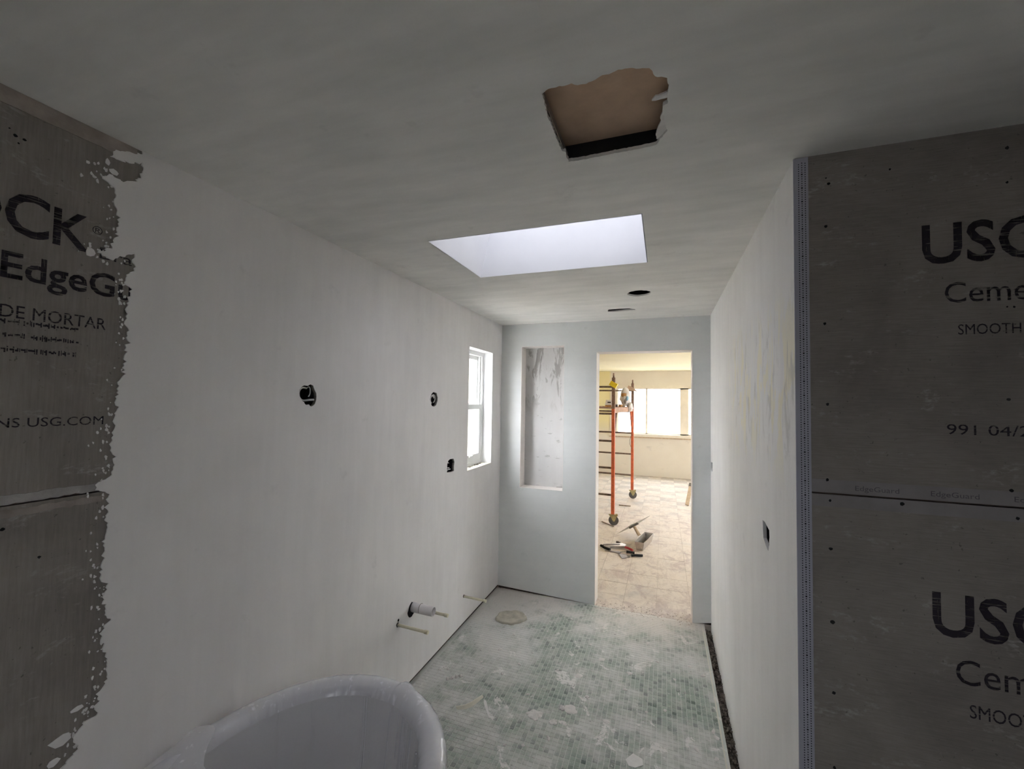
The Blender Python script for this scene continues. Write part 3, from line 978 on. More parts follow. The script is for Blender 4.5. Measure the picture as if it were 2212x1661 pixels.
# torn paper and plaster lips at the right of the cut-out
for poly, m in (([(1.41, 0.918), (1.4446, 0.955), (1.447, 0.935), (1.44, 0.915), (1.425, 0.908)], 'chip'),
                ([(1.4459, 1.06), (1.43, 1.085), (1.428, 1.12), (1.415, 1.165), (1.42, 1.19), (1.447, 1.15)], 'chip'),
                ([(1.447, 1.008), (1.418, 1.017), (1.41, 1.03), (1.425, 1.032), (1.447, 1.028)], 'paper')):
    slab(MB(), 'z', 2.446, 2.4499, jag(poly, 0.0018, 0.006)).build('torn_lip', m, ceiling)
MB().box(1.15, 1.42, 2.70, 2.97, 2.4502, 2.62).build('void_lining', 'black', ceiling)  # black box added over the round hole, shuts out sky and darkens it
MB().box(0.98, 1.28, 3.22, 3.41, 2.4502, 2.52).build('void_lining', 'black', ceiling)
# turn the two added sky-blocking boxes into open ones: remove their undersides
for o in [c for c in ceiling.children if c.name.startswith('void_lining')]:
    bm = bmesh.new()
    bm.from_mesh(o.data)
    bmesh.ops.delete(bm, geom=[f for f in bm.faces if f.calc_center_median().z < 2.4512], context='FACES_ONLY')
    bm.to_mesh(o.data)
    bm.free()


# ------------------------------------------------------------------ electrical boxes in the wall holes
def wall_box(name, label, side, y0, y1, z0, z1, wires, round_ring=False):
    s = 1 if side == 'L' else -1
    X = lambda d: (-d if side == 'L' else W + d)
    root = empty(name, (0, 0, 0))
    tag(root, label, 'electrical box', 'open electrical boxes in the walls')
    b = MB()
    t = 0.003
    xs = sorted((X(0.006), X(0.075)))
    b.box(xs[0], xs[1], y0, y0 + t, z0, z1).box(xs[0], xs[1], y1 - t, y1, z0, z1).box(xs[0], xs[1], y0, y1, z0, z0 + t).box(xs[0], xs[1], y0, y1, z1 - t, z1)
    xb = sorted((X(0.072), X(0.075)))
    b.box(xb[0], xb[1], y0, y1, z0, z1)
    b.build('box_body', 'box_plastic', root)
    for pts, r in wires:
        MB().tube([(X(dd), y, z) for dd, y, z in pts], r, 8).build('cable', 'cable', root)
    return root


def arc(cy, cz, ry, rz, a0, a1, d0, d1, n=14):
    return [(d0 + (d1 - d0) * k / n, cy + ry * math.cos(math.radians(a0 + (a1 - a0) * k / n)), cz + rz * math.sin(math.radians(a0 + (a1 - a0) * k / n))) for k in range(n + 1)]


wall_box('wall_light_box', 'round ragged hole with looped white cables, nearer of the two light boxes', 'L', 1.357, 1.466, 1.682, 1.790,
         [(arc(1.400, 1.742, 0.028, 0.028, 60, 275, 0.012, 0.010), 0.0032), ([(0.010, 1.402, 1.714), (0.006, 1.422, 1.717), (0.004, 1.446, 1.718)], 0.0045),
          (arc(1.428, 1.752, 0.012, 0.022, 130, -70, 0.014, 0.02), 0.0026), ([(0.06, 1.41, 1.77), (0.03, 1.402, 1.772), (0.012, 1.413, 1.767)], 0.004)])
wall_box('wall_light_box', 'small oval hole with cables, beside the sash window at light height', 'L', 2.412, 2.528, 1.674, 1.784,
         [(arc(2.463, 1.728, 0.022, 0.026, 20, 250, 0.010, 0.014), 0.006), (arc(2.482, 1.733, 0.024, 0.026, 120, -80, 0.012, 0.016), 0.0042)])
wall_box('switch_box', 'rectangular open switch box in the left wall below the window', 'L', 2.667, 2.788, 1.202, 1.308,
         [(arc(2.715, 1.258, 0.022, 0.02, 40, 300, 0.02, 0.014), 0.0042), ([(0.012, 2.682, 1.226), (0.010, 2.715, 1.230), (0.012, 2.74, 1.228)], 0.0040)])
wall_box('outlet_box', 'torn open outlet box in the right wall near the corner bead', 'R', 1.725, 1.85, 1.20, 1.30,
         [([(0.05, 1.79, 1.27), (0.012, 1.765, 1.262), (0.006, 1.752, 1.232), (0.012, 1.754, 1.215)], 0.0045), (arc(1.79, 1.245, 0.025, 0.02, 60, 300, 0.03, 0.02), 0.003)])
wall_box('switch_box', 'tiny dark switch box in the right wall beside the doorway', 'R', 3.566, 3.68, 1.20, 1.286,
         [(arc(3.61, 1.245, 0.02, 0.02, 30, 330, 0.012, 0.01), 0.004)])

# ------------------------------------------------------------------ pipes through the left wall
dp = empty('drain_pipe', (0, 0, 0))
tag(dp, 'thick white plastic drain stub sticking out of left wall', 'pipe')
MB().ring((-0.05, 2.275, 0.462), (1, 0, -0.02), 0.028, 0.0235, 0.195, 28).build('pipe_stub', 'pvc', dp)
MB().ring((0.055, 2.275, 0.4615), (1, 0, -0.02), 0.0289, 0.027, 0.0025, 28).build('joint_line', 'steel_dark', dp)
part(slab(MB(), 'x', 0.0002, 0.0010, jag(circ(2.262, 0.452, 0.041, 16, 0.16), 0.003, 0.012)).build('broken_hole', 'black', dp))
for (y, z, ln, lab) in ((2.122, 0.428, 0.20, 'thin cream supply pipe nearest the wrapped tub'),
                        (2.312, 0.437, 0.222, 'thin cream supply pipe poking out behind the drain stub'),
                        (2.987, 0.225, 0.187, 'thin cream supply pipe low on the wall under the window')):
    sp = empty('supply_pipe', (0, 0, 0))
    tag(sp, lab, 'pipe', 'cream supply pipes in the left wall')
    MB().cyl((-0.03, y, z), (ln - 0.022, y, z - 0.004), 0.0085, None, 16).build('pipe_stub', 'cpvc', sp)
    MB().cyl((ln - 0.022, y, z - 0.004), (ln, y, z - 0.005), 0.0108, None, 16).build('end_cap', 'cpvc', sp)
    slab(MB(), 'x', 0.0002, 0.0010, jag(circ(y - 0.003, z + 0.002, 0.0125, 10, 0.15), 0.001, 0.006)).build('drilled_hole', 'black', sp)
    if y < 2.2:
        slab(MB(), 'x', 0.0002, 0.0010, circ(y + 0.004, z + 0.024, 0.0085, 10, 0.15)).build('drilled_hole', 'black', sp)

# ------------------------------------------------------------------ bathtub wrapped in plastic film
TXC, TA = 0.440, 0.420
Y1C, Y1B = 0.953, 0.485
Y0C, Y0B = 0.20, 0.46


def tub_ring(off, z, n=96):
    out = []
    for k in range(n):
        t = 2 * PI * k / n
        c, s = math.cos(t), math.sin(t)
        b = (Y1B if s >= 0 else Y0B) - off
        out.append(Vector((TXC + (TA - off) * c, (Y1C if s >= 0 else Y0C) + b * s, z)))
    return out


prof = [(0.14, 0.0), (0.11, 0.03), (0.07, 0.16), (0.03, 0.42), (0.008, 0.575), (0.0, 0.605), (0.006, 0.626), (0.024, 0.636), (0.048, 0.634), (0.062, 0.622),
        (0.068, 0.595), (0.085, 0.42), (0.115, 0.25), (0.17, 0.165), (0.26, 0.145), (0.36, 0.142)]
tb = MB()
n = 96
vs = [p for o_, z in prof for p in tub_ring(o_, z, n)]
fs = [(i * n + k, i * n + (k + 1) % n, (i + 1) * n + (k + 1) % n, (i + 1) * n + k) for i in range(len(prof) - 1) for k in range(n)]
tb.add(vs, fs, True)
tb.add(tub_ring(0.36, 0.142, n), [tuple(range(n))])
tb.add(tub_ring(0.14, 0.0, n), [tuple(range(n))])
tub = tb.build('bathtub', 'tub')
tag(tub, 'white freestanding oval bathtub under plastic film by the left wall', 'bathtub')
# film: follows the rim, hangs in folds outside and inside
fprof = [(-0.020, 0.30), (-0.016, 0.40), (-0.012, 0.50), (-0.010, 0.56), (-0.009, 0.60), (-0.004, 0.630), (0.010, 0.643), (0.028, 0.647), (0.048, 0.645), (0.066, 0.634),
         (0.075, 0.608), (0.084, 0.54), (0.092, 0.46), (0.105, 0.38), (0.122, 0.28), (0.15, 0.20)]
n = 320
fm = MB()
fv = []
for i, (o_, z) in enumerate(fprof):
    ring = tub_ring(0.0, z, n)
    inner = tub_ring(o_, z, n)
    free = min(1.0, abs(i - 7) / 6)
    for k in range(n):
        a = 2 * PI * k / n
        cs = Vector((math.cos(a) * 9, math.sin(a) * 9, i * 0.10))
        f = noise.noise(cs * 0.8) * 0.006 + noise.noise(cs * 1.9) ** 2 * 0.016
        d_ = (inner[k] - Vector((TXC, 0.58, z)))
        d_.z = 0
        d_.normalize()
        sgn = 1 if i < 7 else -1
        push = (abs(f) * (0.35 + 0.9 * free)) * sgn
        p = inner[k] + d_ * push
        p.x = max(p.x, 0.0035)
        p.z += (abs(noise.noise(cs * 0.9)) * 0.004 + max(0, noise.noise(cs * 2.3) - 0.3) * 0.008) * (1 - free)
        if i in (7, 8, 6) and 1.26 < a < 1.42:      # the pinched knot of film at the far end of the rim
            p.z += 0.014 * math.sin((a - 1.26) / 0.16 * PI)
        fv.append(p)
quads = lambda a, b: [(i * n + k, i * n + (k + 1) % n, (i + 1) * n + (k + 1) % n, (i + 1) * n + k) for i in range(a, b) for k in range(n)]
CUT = 10
fm.add(fv[:(CUT + 1) * n], quads(0, CUT), True)
sheet = fm.build('plastic_sheet', 'film')
inn = MB()
inn.add(fv[CUT * n:], quads(0, len(fprof) - 1 - CUT), True)
part(inn.build('inner_lining', 'film_thin', sheet), 'thin streaked film hanging inside the tub')
tag(sheet, 'clear milky plastic film stretched over the bathtub rim', 'plastic sheet')
# narrow gathered pleats of the film running down the inside
pl = MB()
for k in range(26):
    a0 = random.uniform(-0.35, 1.75)
    da = random.uniform(-0.10, 0.02)
    w = random.uniform(0.0035, 0.010)
    i0, i1 = 10, random.randint(12, 15)
    row = []
    for i in range(i0, i1 + 1):
        o_, z = fprof[i]
        a_ = a0 + da * (i - i0) / 5
        wi = w * (1 - 0.6 * (i - i0) / (i1 - i0))
        for s_, lift in ((-1, 0.007), (0, 0.012), (1, 0.007)):
            aa = a_ + s_ * wi
            b_ = (Y1B if math.sin(aa) >= 0 else Y0B) - o_ - lift
            row.append((TXC + (TA - o_ - lift) * math.cos(aa), (Y1C if math.sin(aa) >= 0 else Y0C) + b_ * math.sin(aa), z))
    pl.add(row, [(3 * j + c, 3 * j + c + 1, 3 * j + c + 4, 3 * j + c + 3) for j in range(i1 - i0) for c in (0, 1)], True)
part(pl.build('film_pleats', 'film', sheet), 'narrow milky pleats in the film', kind='stuff')
# loose fold lying across the near part of the tub
lf = MB()
gu, gv = 34, 26
for j in range(gv):
    for i in range(gu):
        u, v = i / (gu - 1), j / (gv - 1)
        x = 0.03 + u * 0.62
        y_edge = 0.945 - 0.22 * u + 0.05 * math.sin(u * 7 + 0.6) + 0.03 * math.sin(u * 23)
        y = y_edge - v * 0.62
        bl = min(1.0, u / 0.22)
        sag = math.sin(min(1, u) * PI) * 0.11 * (0.35 + 0.65 * v)
        z = 0.648 - sag + bl * (noise.noise(Vector((x * 7, y * 7, 1.7))) * 0.045 + abs(noise.noise(Vector((x * 17, y * 17, 4.2)))) * 0.022) + 0.02 * math.exp(-v * 9)
        lf.v.append((x, y, z))
lf.f = [(j * gu + i, j * gu + i + 1, (j + 1) * gu + i + 1, (j + 1) * gu + i) for j in range(gv - 1) for i in range(gu - 1)]
lf.smooth = [True] * len(lf.f)
part(lf.build('loose_fold', 'film_loose', sheet), 'crumpled loose fold of film across the tub')


# ------------------------------------------------------------------ debris on the bathroom floor
def lump(mb, x, y, r, h, squash=1.0, seed=0, z=0.0006, n=12, rings=4):
    rot = random.uniform(0, 6)
    prof_ = []
    for j in range(rings):
        t = j / (rings - 1)
        rr = r * (1 - t ** 2.2 * 0.75)
        row = []
        for k in range(n):
            a = 2 * PI * k / n
            q = rr * (0.72 + 0.55 * noise.noise(Vector((math.cos(a) * 1.6 + seed * 3.7, math.sin(a) * 1.6, seed + t * 0.6))) + 0.1)
            xx, yy = q * math.cos(a), q * math.sin(a) * squash
            row.append((x + xx * math.cos(rot) - yy * math.sin(rot), y + xx * math.sin(rot) + yy * math.cos(rot),
                        z + h * t * (0.8 + 0.5 * noise.noise(Vector((xx * 60, yy * 60, seed))))))
        prof_ += row
    mb.add(prof_, [(j * n + k, j * n + (k + 1) % n, (j + 1) * n + (k + 1) % n, (j + 1) * n + k) for j in range(rings - 1) for k in range(n)])
    mb.add(prof_[-n:], [tuple(range(n))])
    return mb


big_l = [((0.774, 2.304), 0.050, 0.010, 'flaky heap of white plaster on the mosaic, larger one nearer the tub'),
         ((0.900, 2.408), 0.026, 0.016, 'chunky white plaster lump with a flat splat right beside it'),
         ((0.950, 2.422), 0.046, 0.0035, 'flat round plaster splat touching a chunky white lump'),
         ((0.882, 2.292), 0.028, 0.006, 'small broken plaster heap next to the flaky heap'),
         ((0.937, 2.725), 0.030, 0.004, 'pale oval plaster splat in the middle of the mosaic floor')]
for k, ((x, y), r, h, lab) in enumerate(big_l):
    tag(lump(MB(), x, y, r, h, 0.8, k + 1, n=18, rings=5).build('plaster_lump', 'chip'), lab, 'plaster lump')
chips = [(0.8, 2.735), (1.506, 2.907), (1.237, 2.865), (1.223, 2.698), (0.688, 2.448), (0.217, 2.544), (0.092, 2.465), (0.141, 2.484), (0.48, 2.571),
         (0.309, 2.632), (0.593, 2.853), (0.698, 2.953), (0.372, 2.807), (1.70, 2.49), (1.69, 2.53), (1.685, 2.346), (1.68, 3.013), (1.604, 3.084), (1.66, 3.568),
         (0.778, 2.088), (0.691, 2.055), (1.563, 2.799), (1.403, 3.058), (1.337, 3.264), (1.597, 2.371), (0.886, 2.176), (0.52, 3.45), (0.75, 3.4), (0.40, 3.02),
         (0.62, 3.15), (1.1, 3.3), (0.95, 3.1), (1.45, 3.35), (1.05, 2.95), (0.55, 2.7), (0.25, 2.75), (1.35, 2.55), (1.15, 2.4), (1.45, 2.6), (1.02, 2.55)]
for k, (x, y) in enumerate(chips):
    o = lump(MB(), x, y, random.uniform(0.010, 0.024), random.uniform(0.0025, 0.007), random.uniform(0.5, 0.95), k + 20, n=9, rings=3).build('plaster_chip', 'chip')
    lab, grp = (('small white plaster chip on the dusty floor close to the left wall', 'plaster chips close to the left wall') if x < 0.35 else
                ('small white plaster chip beside the rubble gap on the right', 'plaster chips beside the rubble gap') if x > 1.5 else
                ('small white plaster chip near the foot of the doorway wall', 'plaster chips near the doorway') if y > 2.9 else
                ('small white plaster chip out in the middle of the mosaic floor', 'plaster chips in the middle of the floor'))
    tag(o, lab, 'plaster chip', grp)
cr = MB()
for k in range(520):
    x, y = random.uniform(0.02, 1.70), random.uniform(1.75, 3.66)
    if random.random() < 0.35:
        x = abs(random.gauss(0.02, 0.10)) + 0.02
    s = random.uniform(0.0015, 0.0048)
    m = Matrix.Translation((x, y, s * 0.4)) @ Matrix.Rotation(random.uniform(0, 6), 4, 'Z')
    cr.add([m @ (Vector(q) * s * random.uniform(0.7, 1.3)) for q in ((1, 0, 0), (-1, 0, 0), (0, 1, 0), (0, -1, 0), (0, 0, 0.8), (0, 0, -0.4))],
           [(0, 2, 4), (2, 1, 4), (1, 3, 4), (3, 0, 4), (2, 0, 5), (1, 2, 5), (3, 1, 5), (0, 3, 5)])
tag(cr.build('plaster_crumbs', 'chip'), 'fine white plaster crumbs strewn over the mosaic floor', 'crumbs', kind='stuff')

td = MB()
for k in range(260):
    x, y = random.uniform(0.90, 1.65), D + 0.02 + random.gauss(0, 0.05)
    s = random.uniform(0.0015, 0.006)
    m = Matrix.Translation((x, y, 0.001 + s * 0.3)) @ Matrix.Rotation(random.uniform(0, 6), 4, 'Z')
    td.add([m @ (Vector(q) * s * random.uniform(0.6, 1.5)) for q in ((1, 0, 0), (-1, 0, 0), (0, 1, 0), (0, -1, 0), (0, 0, 0.7), (0, 0, -0.4))],
           [(0, 2, 4), (2, 1, 4), (1, 3, 4), (3, 0, 4), (2, 0, 5), (1, 2, 5), (3, 1, 5), (0, 3, 5)])
tag(td.build('threshold_debris', 'tan_crumb'), 'tan plaster crumbs lying along the doorway threshold', 'debris', kind='stuff')

# curved cream offcut standing on edge
pts = [(0.352, 2.192), (0.375, 2.200), (0.398, 2.212), (0.418, 2.236), (0.432, 2.268), (0.443, 2.300), (0.452, 2.334)]
st = MB()
row = []
for k, (x, y) in enumerate(pts):
    h = 0.012 * math.sin(PI * (0.12 + 0.80 * k / (len(pts) - 1))) + 0.003
    row.append((Vector((x, y, 0.001)), Vector((x - 0.010, y + 0.008, 0.001 + h))))
for side in (0, 0.0035):
    st.add([p + Vector((side, -side, 0)) for ab in row for p in ab], [(2 * k, 2 * k + 1, 2 * k + 3, 2 * k + 2) for k in range(len(row) - 1)], True)
st.add([p + Vector((s_, -s_, 0)) for ab in row for s_ in (0, 0.0035) for p in ab[1:]], [(2 * k, 2 * k + 1, 2 * k + 3, 2 * k + 2) for k in range(len(row) - 1)])
tag(st.build('plaster_strip', 'cream_strip'), 'curved cream strip lying on the floor beside the tub', 'strip')
sl = slab(MB(), 'z', 0.002, 0.0035, [(0.468, 2.312), (0.482, 2.308), (0.512, 2.262), (0.540, 2.216), (0.552, 2.190), (0.536, 2.206), (0.500, 2.252), (0.472, 2.292)])
tag(sl.build('paper_sliver', 'paper'), 'pointed white paper sliver next to the curved strip', 'paper')
pp = slab(MB(), 'z', 0.002, 0.0038, [(1.268, 2.182), (1.30, 2.232), (1.345, 2.214), (1.350, 2.178), (1.315, 2.150), (1.285, 2.150)])
tag(pp.build('paper_scrap', 'paper'), 'white four-sided scrap on the mosaic at the bottom of the picture', 'paper')
rd = MB()
for k, (x, y) in enumerate(((0.184, 2.398), (0.204, 2.415), (0.226, 2.435), (0.246, 2.452))):
    lump(rd, x, y, 0.017, 0.013, 0.8, k + 70, n=10, rings=4)
tag(rd.build('plaster_roll', 'chip'), 'short rough roll of plaster near the left wall', 'plaster roll')
# round crust near the back wall
ld = MB()
n = 40
R_ = lambda a: 0.112 * (1 + 0.10 * math.sin(2 * a + 0.5) + 0.05 * math.sin(5 * a + 1) + 0.03 * math.sin(9 * a))
rows = [(1.0, 0.001), (0.98, 0.013), (0.90, 0.017), (0.82, 0.011), (0.55, 0.010), (0.2, 0.011)]
vs = []
for s_, h in rows:
    for k in range(n):
        a = 2 * PI * k / n
        vs.append((0.300 + R_(a) * s_ * math.cos(a), 3.235 + R_(a) * s_ * math.sin(a), h + 0.004 * noise.noise(Vector((math.cos(a) * 2, math.sin(a) * 2, s_ * 4)))))
ld.add(vs, [(j * n + k, j * n + (k + 1) % n, (j + 1) * n + (k + 1) % n, (j + 1) * n + k) for j in range(len(rows) - 1) for k in range(n)], True)
ld.add(vs[-n:], [tuple(range(n))])
tag(ld.build('plaster_crust', 'lid'), 'round tan crust of dried plaster on the floor below the niche', 'plaster crust')

# ------------------------------------------------------------------ the other room
floor2 = MB().box(FX0, FX1, D + 0.004, FY, -0.10, -0.006).build('floor_2', 'fjoint')
tag(floor2, 'dusty beige tiled floor of the bright room beyond the doorway', 'floor', kind='structure')
FP = 0.272
ft0 = {}
for i in range(3):
    g = FP / 2 - 0.0013
    b_ = MB().box(-g, g, -g, g, -0.007, 0.0)
    me_o = b_.build('floor_tile', 'ftile%d' % i, floor2)
    ft0[i] = me_o
used = set()
y = D + 0.004 + FP / 2
jj = 0
while y < FY - FP / 2 + 0.02:
    for ii in range(-4, 9):
        x = 0.06 + ii * FP + 0.1
        i = 0 if (ii + jj) % 2 == 0 else random.choice((1, 1, 2))
        if i in used:
            o = ft0[i].copy()
            COL.objects.link(o)
            o.parent = floor2
        else:
            o = ft0[i]
            used.add(i)
        o.location = (x, y, -0.0005 + random.uniform(-0.0008, 0.0008))
    y += FP
    jj += 1
tiles_x0, tiles_x1 = 0.16 - 4.5 * FP, 0.16 + 8.5 * FP
part(MB().box(FX0, tiles_x0, D + T, FY, -0.007, -0.001).box(tiles_x1, FX1, D + T, FY, -0.007, -0.001).build('floor_edge', 'ftile0', floor2))

o = MB().box(FX0 - 0.1, FX1 + 0.1, D + 0.02, FY + 0.1, FH, FH + 0.06).build('ceiling_2', 'far_ceiling')
tag(o, 'pale yellow ceiling of the bright room beyond the doorway', 'ceiling', kind='structure')
FWX0, FWX1, FWZ0, FWZ1 = 0.36, 3.30, 0.985, 2.095
o = slab(MB(), 'y', FY, FY + 0.1, rect(FX0 - 0.1, FX1 + 0.1, -0.05, FH + 0.05), [rect(FWX0, FWX1, FWZ0, FWZ1)]).build('wall_far', 'far_wall')
tag(o, 'cream far wall of the bright room with a wide window', 'wall', kind='structure')
o = MB().box(FX0 - 0.1, FX0, D + T, FY, -0.05, FH + 0.05).build('wall_far_left', 'far_plain')
tag(o, 'cream left wall of the bright room beyond the doorway', 'wall', kind='structure')
o = slab(MB(), 'x', FX1, FX1 + 0.1, rect(D + T, FY, -0.05, FH + 0.05), [rect(5.3, 8.5, 0.85, 2.15)]).build('wall_far_right', 'far_plain')
tag(o, 'cream right wall of the bright room with an added window', 'wall', kind='structure')
o = MB().box(FX0 - 0.1, -0.0012 - 0.149, D + 0.02, D + T, -0.05, FH + 0.1).box(W + 0.12, FX1 + 0.1, D + 0.02, D + T, -0.05, FH + 0.1).build('wall_far_near', 'far_plain')
tag(o, 'cream near wall of the bright room on either side of the doorway', 'wall', kind='structure')

w3 = empty('window_3')
tag(w3, 'wide bright window in the far wall behind the orange scaffold', 'window', kind='structure')
tr = MB()
tr.box(0.205, FWX0 + 0.01, FY - 0.028, FY + 0.02, 0.93, 2.15).box(0.205, FWX1 + 0.1, FY - 0.028, FY + 0.02, FWZ1 - 0.005, 2.155)
tr.build('casing', 'trim_cream', w3)
part(MB().box(0.185, FWX1 + 0.1, FY - 0.06, FY + 0.02, 0.925, FWZ0 + 0.005).build('window_sill', 'trim_cream', w3))
part(MB().box(0.185, FWX1 + 0.1, FY - 0.030, FY - 0.002, 0.893, 0.925).build('sill_trim_board', 'wood', w3))  # darker trim board under the sill
fx = MB()
for a, b_ in ((FWX0, FWX0 + 0.035), (1.035, 1.075), (1.805, 1.985), (2.62, 2.66), (FWX1 - 0.035, FWX1)):
    fx.box(a, b_, FY + 0.01, FY + 0.07, FWZ0, FWZ1)
fx.box(FWX0, FWX1, FY + 0.01, FY + 0.07, FWZ1 - 0.03, FWZ1).box(FWX0, FWX1, FY + 0.01, FY + 0.07, FWZ0, FWZ0 + 0.03)
fx.build('window_frame', 'trim_cream', w3)
for a, b_ in ((FWX0 + 0.035, 1.035), (1.075, 1.805), (1.985, 2.62), (2.66, FWX1 - 0.035)):
    MB().box(a, b_, FY + 0.038, FY + 0.042, FWZ0 + 0.03, FWZ1 - 0.03).build('pane', 'far_glass', w3)
w4 = empty('added_window_4')  # unseen window added to brighten the far room
tag(w4, 'side window added out of view to light the bright room', 'window', kind='structure')
fx = MB()
for a in (5.3, 6.35, 7.4, 8.46):
    fx.box(FX1 + 0.02, FX1 + 0.08, a, a + 0.04, 0.85, 2.15)
fx.box(FX1 + 0.02, FX1 + 0.08, 5.3, 8.5, 2.11, 2.15).box(FX1 + 0.02, FX1 + 0.08, 5.3, 8.5, 0.85, 0.89)
fx.build('window_frame', 'trim_cream', w4)
for a in (5.34, 6.39, 7.44):
    MB().box(FX1 + 0.048, FX1 + 0.052, a, a + 1.01, 0.89, 2.11).build('pane', 'far_glass', w4)

gd = slab(MB(), 'z', -0.5, -0.4, rect(-40, 40, -40, 50)).build('ground', 'ground')
tag(gd, 'pale ground outside the house windows', 'ground', kind='structure')

# ------------------------------------------------------------------ rolling scaffold
sc_root = empty('rolling_scaffold', (0.766, 6.16, 0), (0, 0, -0.0759))
tag(sc_root, 'orange and rusty steel rolling scaffold on casters beyond the doorway', 'scaffold')
SL, SW = 1.846, 0.74
for (px, py) in ((0, 0), (0, SL), (-SW, 0), (-SW, SL)):
    h = 0.022
    MB().box(px - h, px + h, py - h, py + h, 0.155, 1.64).build('post', 'orange', sc_root)
    pt = MB().box(px - h, px + h, py - h, py + h, 1.64, 2.085).build('post_top', 'rust', sc_root)
    MB().cyl((px, py, 2.085), (px, py, 2.150), 0.013, 0.011, 10).build('pin', 'rust', pt)
    dots = MB()
    for k in range(16):
        z = 0.22 + k * 0.115
        dots.box(px - 0.004, px + 0.004, py - h - 0.0008, py - h, z - 0.004, z + 0.004)
    part(dots.build('lock_holes', 'rubber', sc_root), kind='stuff')
    cs = empty('caster', (px, py, 0))
    cs.parent = sc_root
    MB().cyl((0.012, -0.016, 0.070), (0.012, 0.016, 0.070), 0.068, None, 26).build('wheel', 'rubber', cs, rot=(0, 0, 0.35))
    fk = MB()
    for s_ in (-1, 1):
        y_ = s_ * 0.021
        fk.add([(-0.05, y_, 0.145), (0.055, y_, 0.145), (0.040, y_, 0.095), (0.022, y_, 0.058), (0.002, y_, 0.058), (-0.020, y_, 0.100)], [(0, 1, 2, 3, 4, 5)])
        fk.add([(-0.05, y_ + s_ * 0.003, 0.145), (0.055, y_ + s_ * 0.003, 0.145), (0.040, y_ + s_ * 0.003, 0.095), (0.022, y_ + s_ * 0.003, 0.058), (0.002, y_ + s_ * 0.003, 0.058), (-0.020, y_ + s_ * 0.003, 0.100)], [(0, 1, 2, 3, 4, 5)])
    fk.box(-0.052, 0.045, -0.024, 0.024, 0.140, 0.156).box(0.040, 0.066, -0.012, 0.012, 0.128, 0.160)
    fk.build('fork', 'caster', cs, rot=(0, 0, 0.35))
for py in (0, SL):
    for z in (1.952, 1.568, 1.18, 0.80, 0.42):
        MB().cyl((-SW, py, z), (0, py, z), 0.0145, None, 10).build('rung', 'rung', sc_root)
for px in (0, -SW):
    MB().box(px - 0.014, px + 0.014, 0.02, SL - 0.02, 1.578, 1.655).build('side_rail', 'deck', sc_root)
    for (a, b_) in (((px, 0.02, 1.26), (px, 0.24, 1.585)), ((px, SL - 0.02, 1.22), (px, SL - 0.24, 1.585))):
        MB().cyl(a, b_, 0.016, None, 8).build('brace', 'orange' if a[1] > 1 else 'rust', sc_root)
MB().box(-SW + 0.016, -0.016, 0.02, SL - 0.02, 1.640, 1.660).build('deck', 'deck', sc_root)
m = Matrix.Translation((0, 0, 1.985)) @ Matrix.Rotation(-0.52, 4, 'Y').inverted()
part(MB().box(-0.052, 0.052, -0.034, 0.030, -0.034, 0.034, m).build('yellow_wrap', 'yellow', sc_root), 'bright yellow wrap around the post top')

m = Matrix.Translation((0.905, 7.955, 1.985)) @ Matrix.Rotation(0.45, 4, 'Y')
tag(slab(MB(), 'y', -0.03, -0.012, [(-0.085, 0.03), (-0.07, -0.05), (0.10, -0.012), (0.10, 0.0), (-0.02, 0.035)]).build('tan_plate', 'tan', None, (0.895, 7.985, 1.985), (0, 0.42, 0)),
    'tan pointed plate leaning on the far scaffold post top', 'plate')


def blob(name, mat, parent, c, r, seed, amp=0.25, sub=3):
    bm = bmesh.new()
    bmesh.ops.create_icosphere(bm, subdivisions=sub, radius=1)
    for v in bm.verts:
        k = 1 + amp * noise.noise(v.co * 2.0 + Vector((seed, 0, 0))) + amp * 0.5 * noise.noise(v.co * 5 + Vector((0, seed, 0)))
        v.co = Vector((v.co.x * r[0] * k + c[0], v.co.y * r[1] * k + c[1], v.co.z * r[2] * k + c[2]))
    me = bpy.data.meshes.new(name)
    bm.to_mesh(me)
    bm.free()
    for p in me.polygons:
        p.use_smooth = True
    me.materials.append(MAT[mat])
    o = bpy.data.objects.new(name, me)
    COL.objects.link(o)
    o.parent = parent
    return o


bg = empty('plaster_bag', (0.815, 7.45, 1.66))
tag(bg, 'crumpled white plastic bag with brown and blue print on the scaffold deck', 'bag')
blob('bag_body', 'bag', bg, (0.0, 0, 0.165), (0.088, 0.075, 0.165), 3.1)
blob('bag_drape', 'bag', bg, (0.085, 0.02, 0.005), (0.045, 0.07, 0.085), 8.4, 0.35)
blob('brown_print', 'brown_print', bg, (-0.012, -0.052, 0.20), (0.050, 0.03, 0.040), 1.2, 0.3, 2)
blob('blue_print', 'blue_print', bg, (0.040, -0.056, 0.145), (0.028, 0.026, 0.045), 5.2, 0.3, 2)
blob('grey_print', 'steel_dark', bg, (0.010, -0.058, 0.105), (0.024, 0.024, 0.055), 6.2, 0.3, 2)
bx = empty('tool_box', (0.650, 6.50, 1.66), (0, 0, 0.1))
tag(bx, 'small white and orange box on the scaffold deck by the near post', 'box')
MB().box(-0.042, 0.046, -0.06, 0.06, 0.0, 0.032).build('tray', 'brown_print', bx)
MB().add([(-0.045, -0.06, 0.032), (0.05, -0.06, 0.032), (0.05, 0.06, 0.032), (-0.045, 0.06, 0.032), (-0.03, -0.05, 0.108), (0.05, -0.05, 0.105), (0.05, 0.05, 0.105), (-0.03, 0.05, 0.108)],
         [(0, 1, 2, 3), (4, 5, 6, 7), (0, 1, 5, 4), (1, 2, 6, 5), (2, 3, 7, 6), (3, 0, 4, 7)]).build('lid', 'bag', bx)
MB().box(-0.008, 0.04, -0.0625, -0.056, 0.062, 0.080).build('dark_slot', 'black_grip', bx)
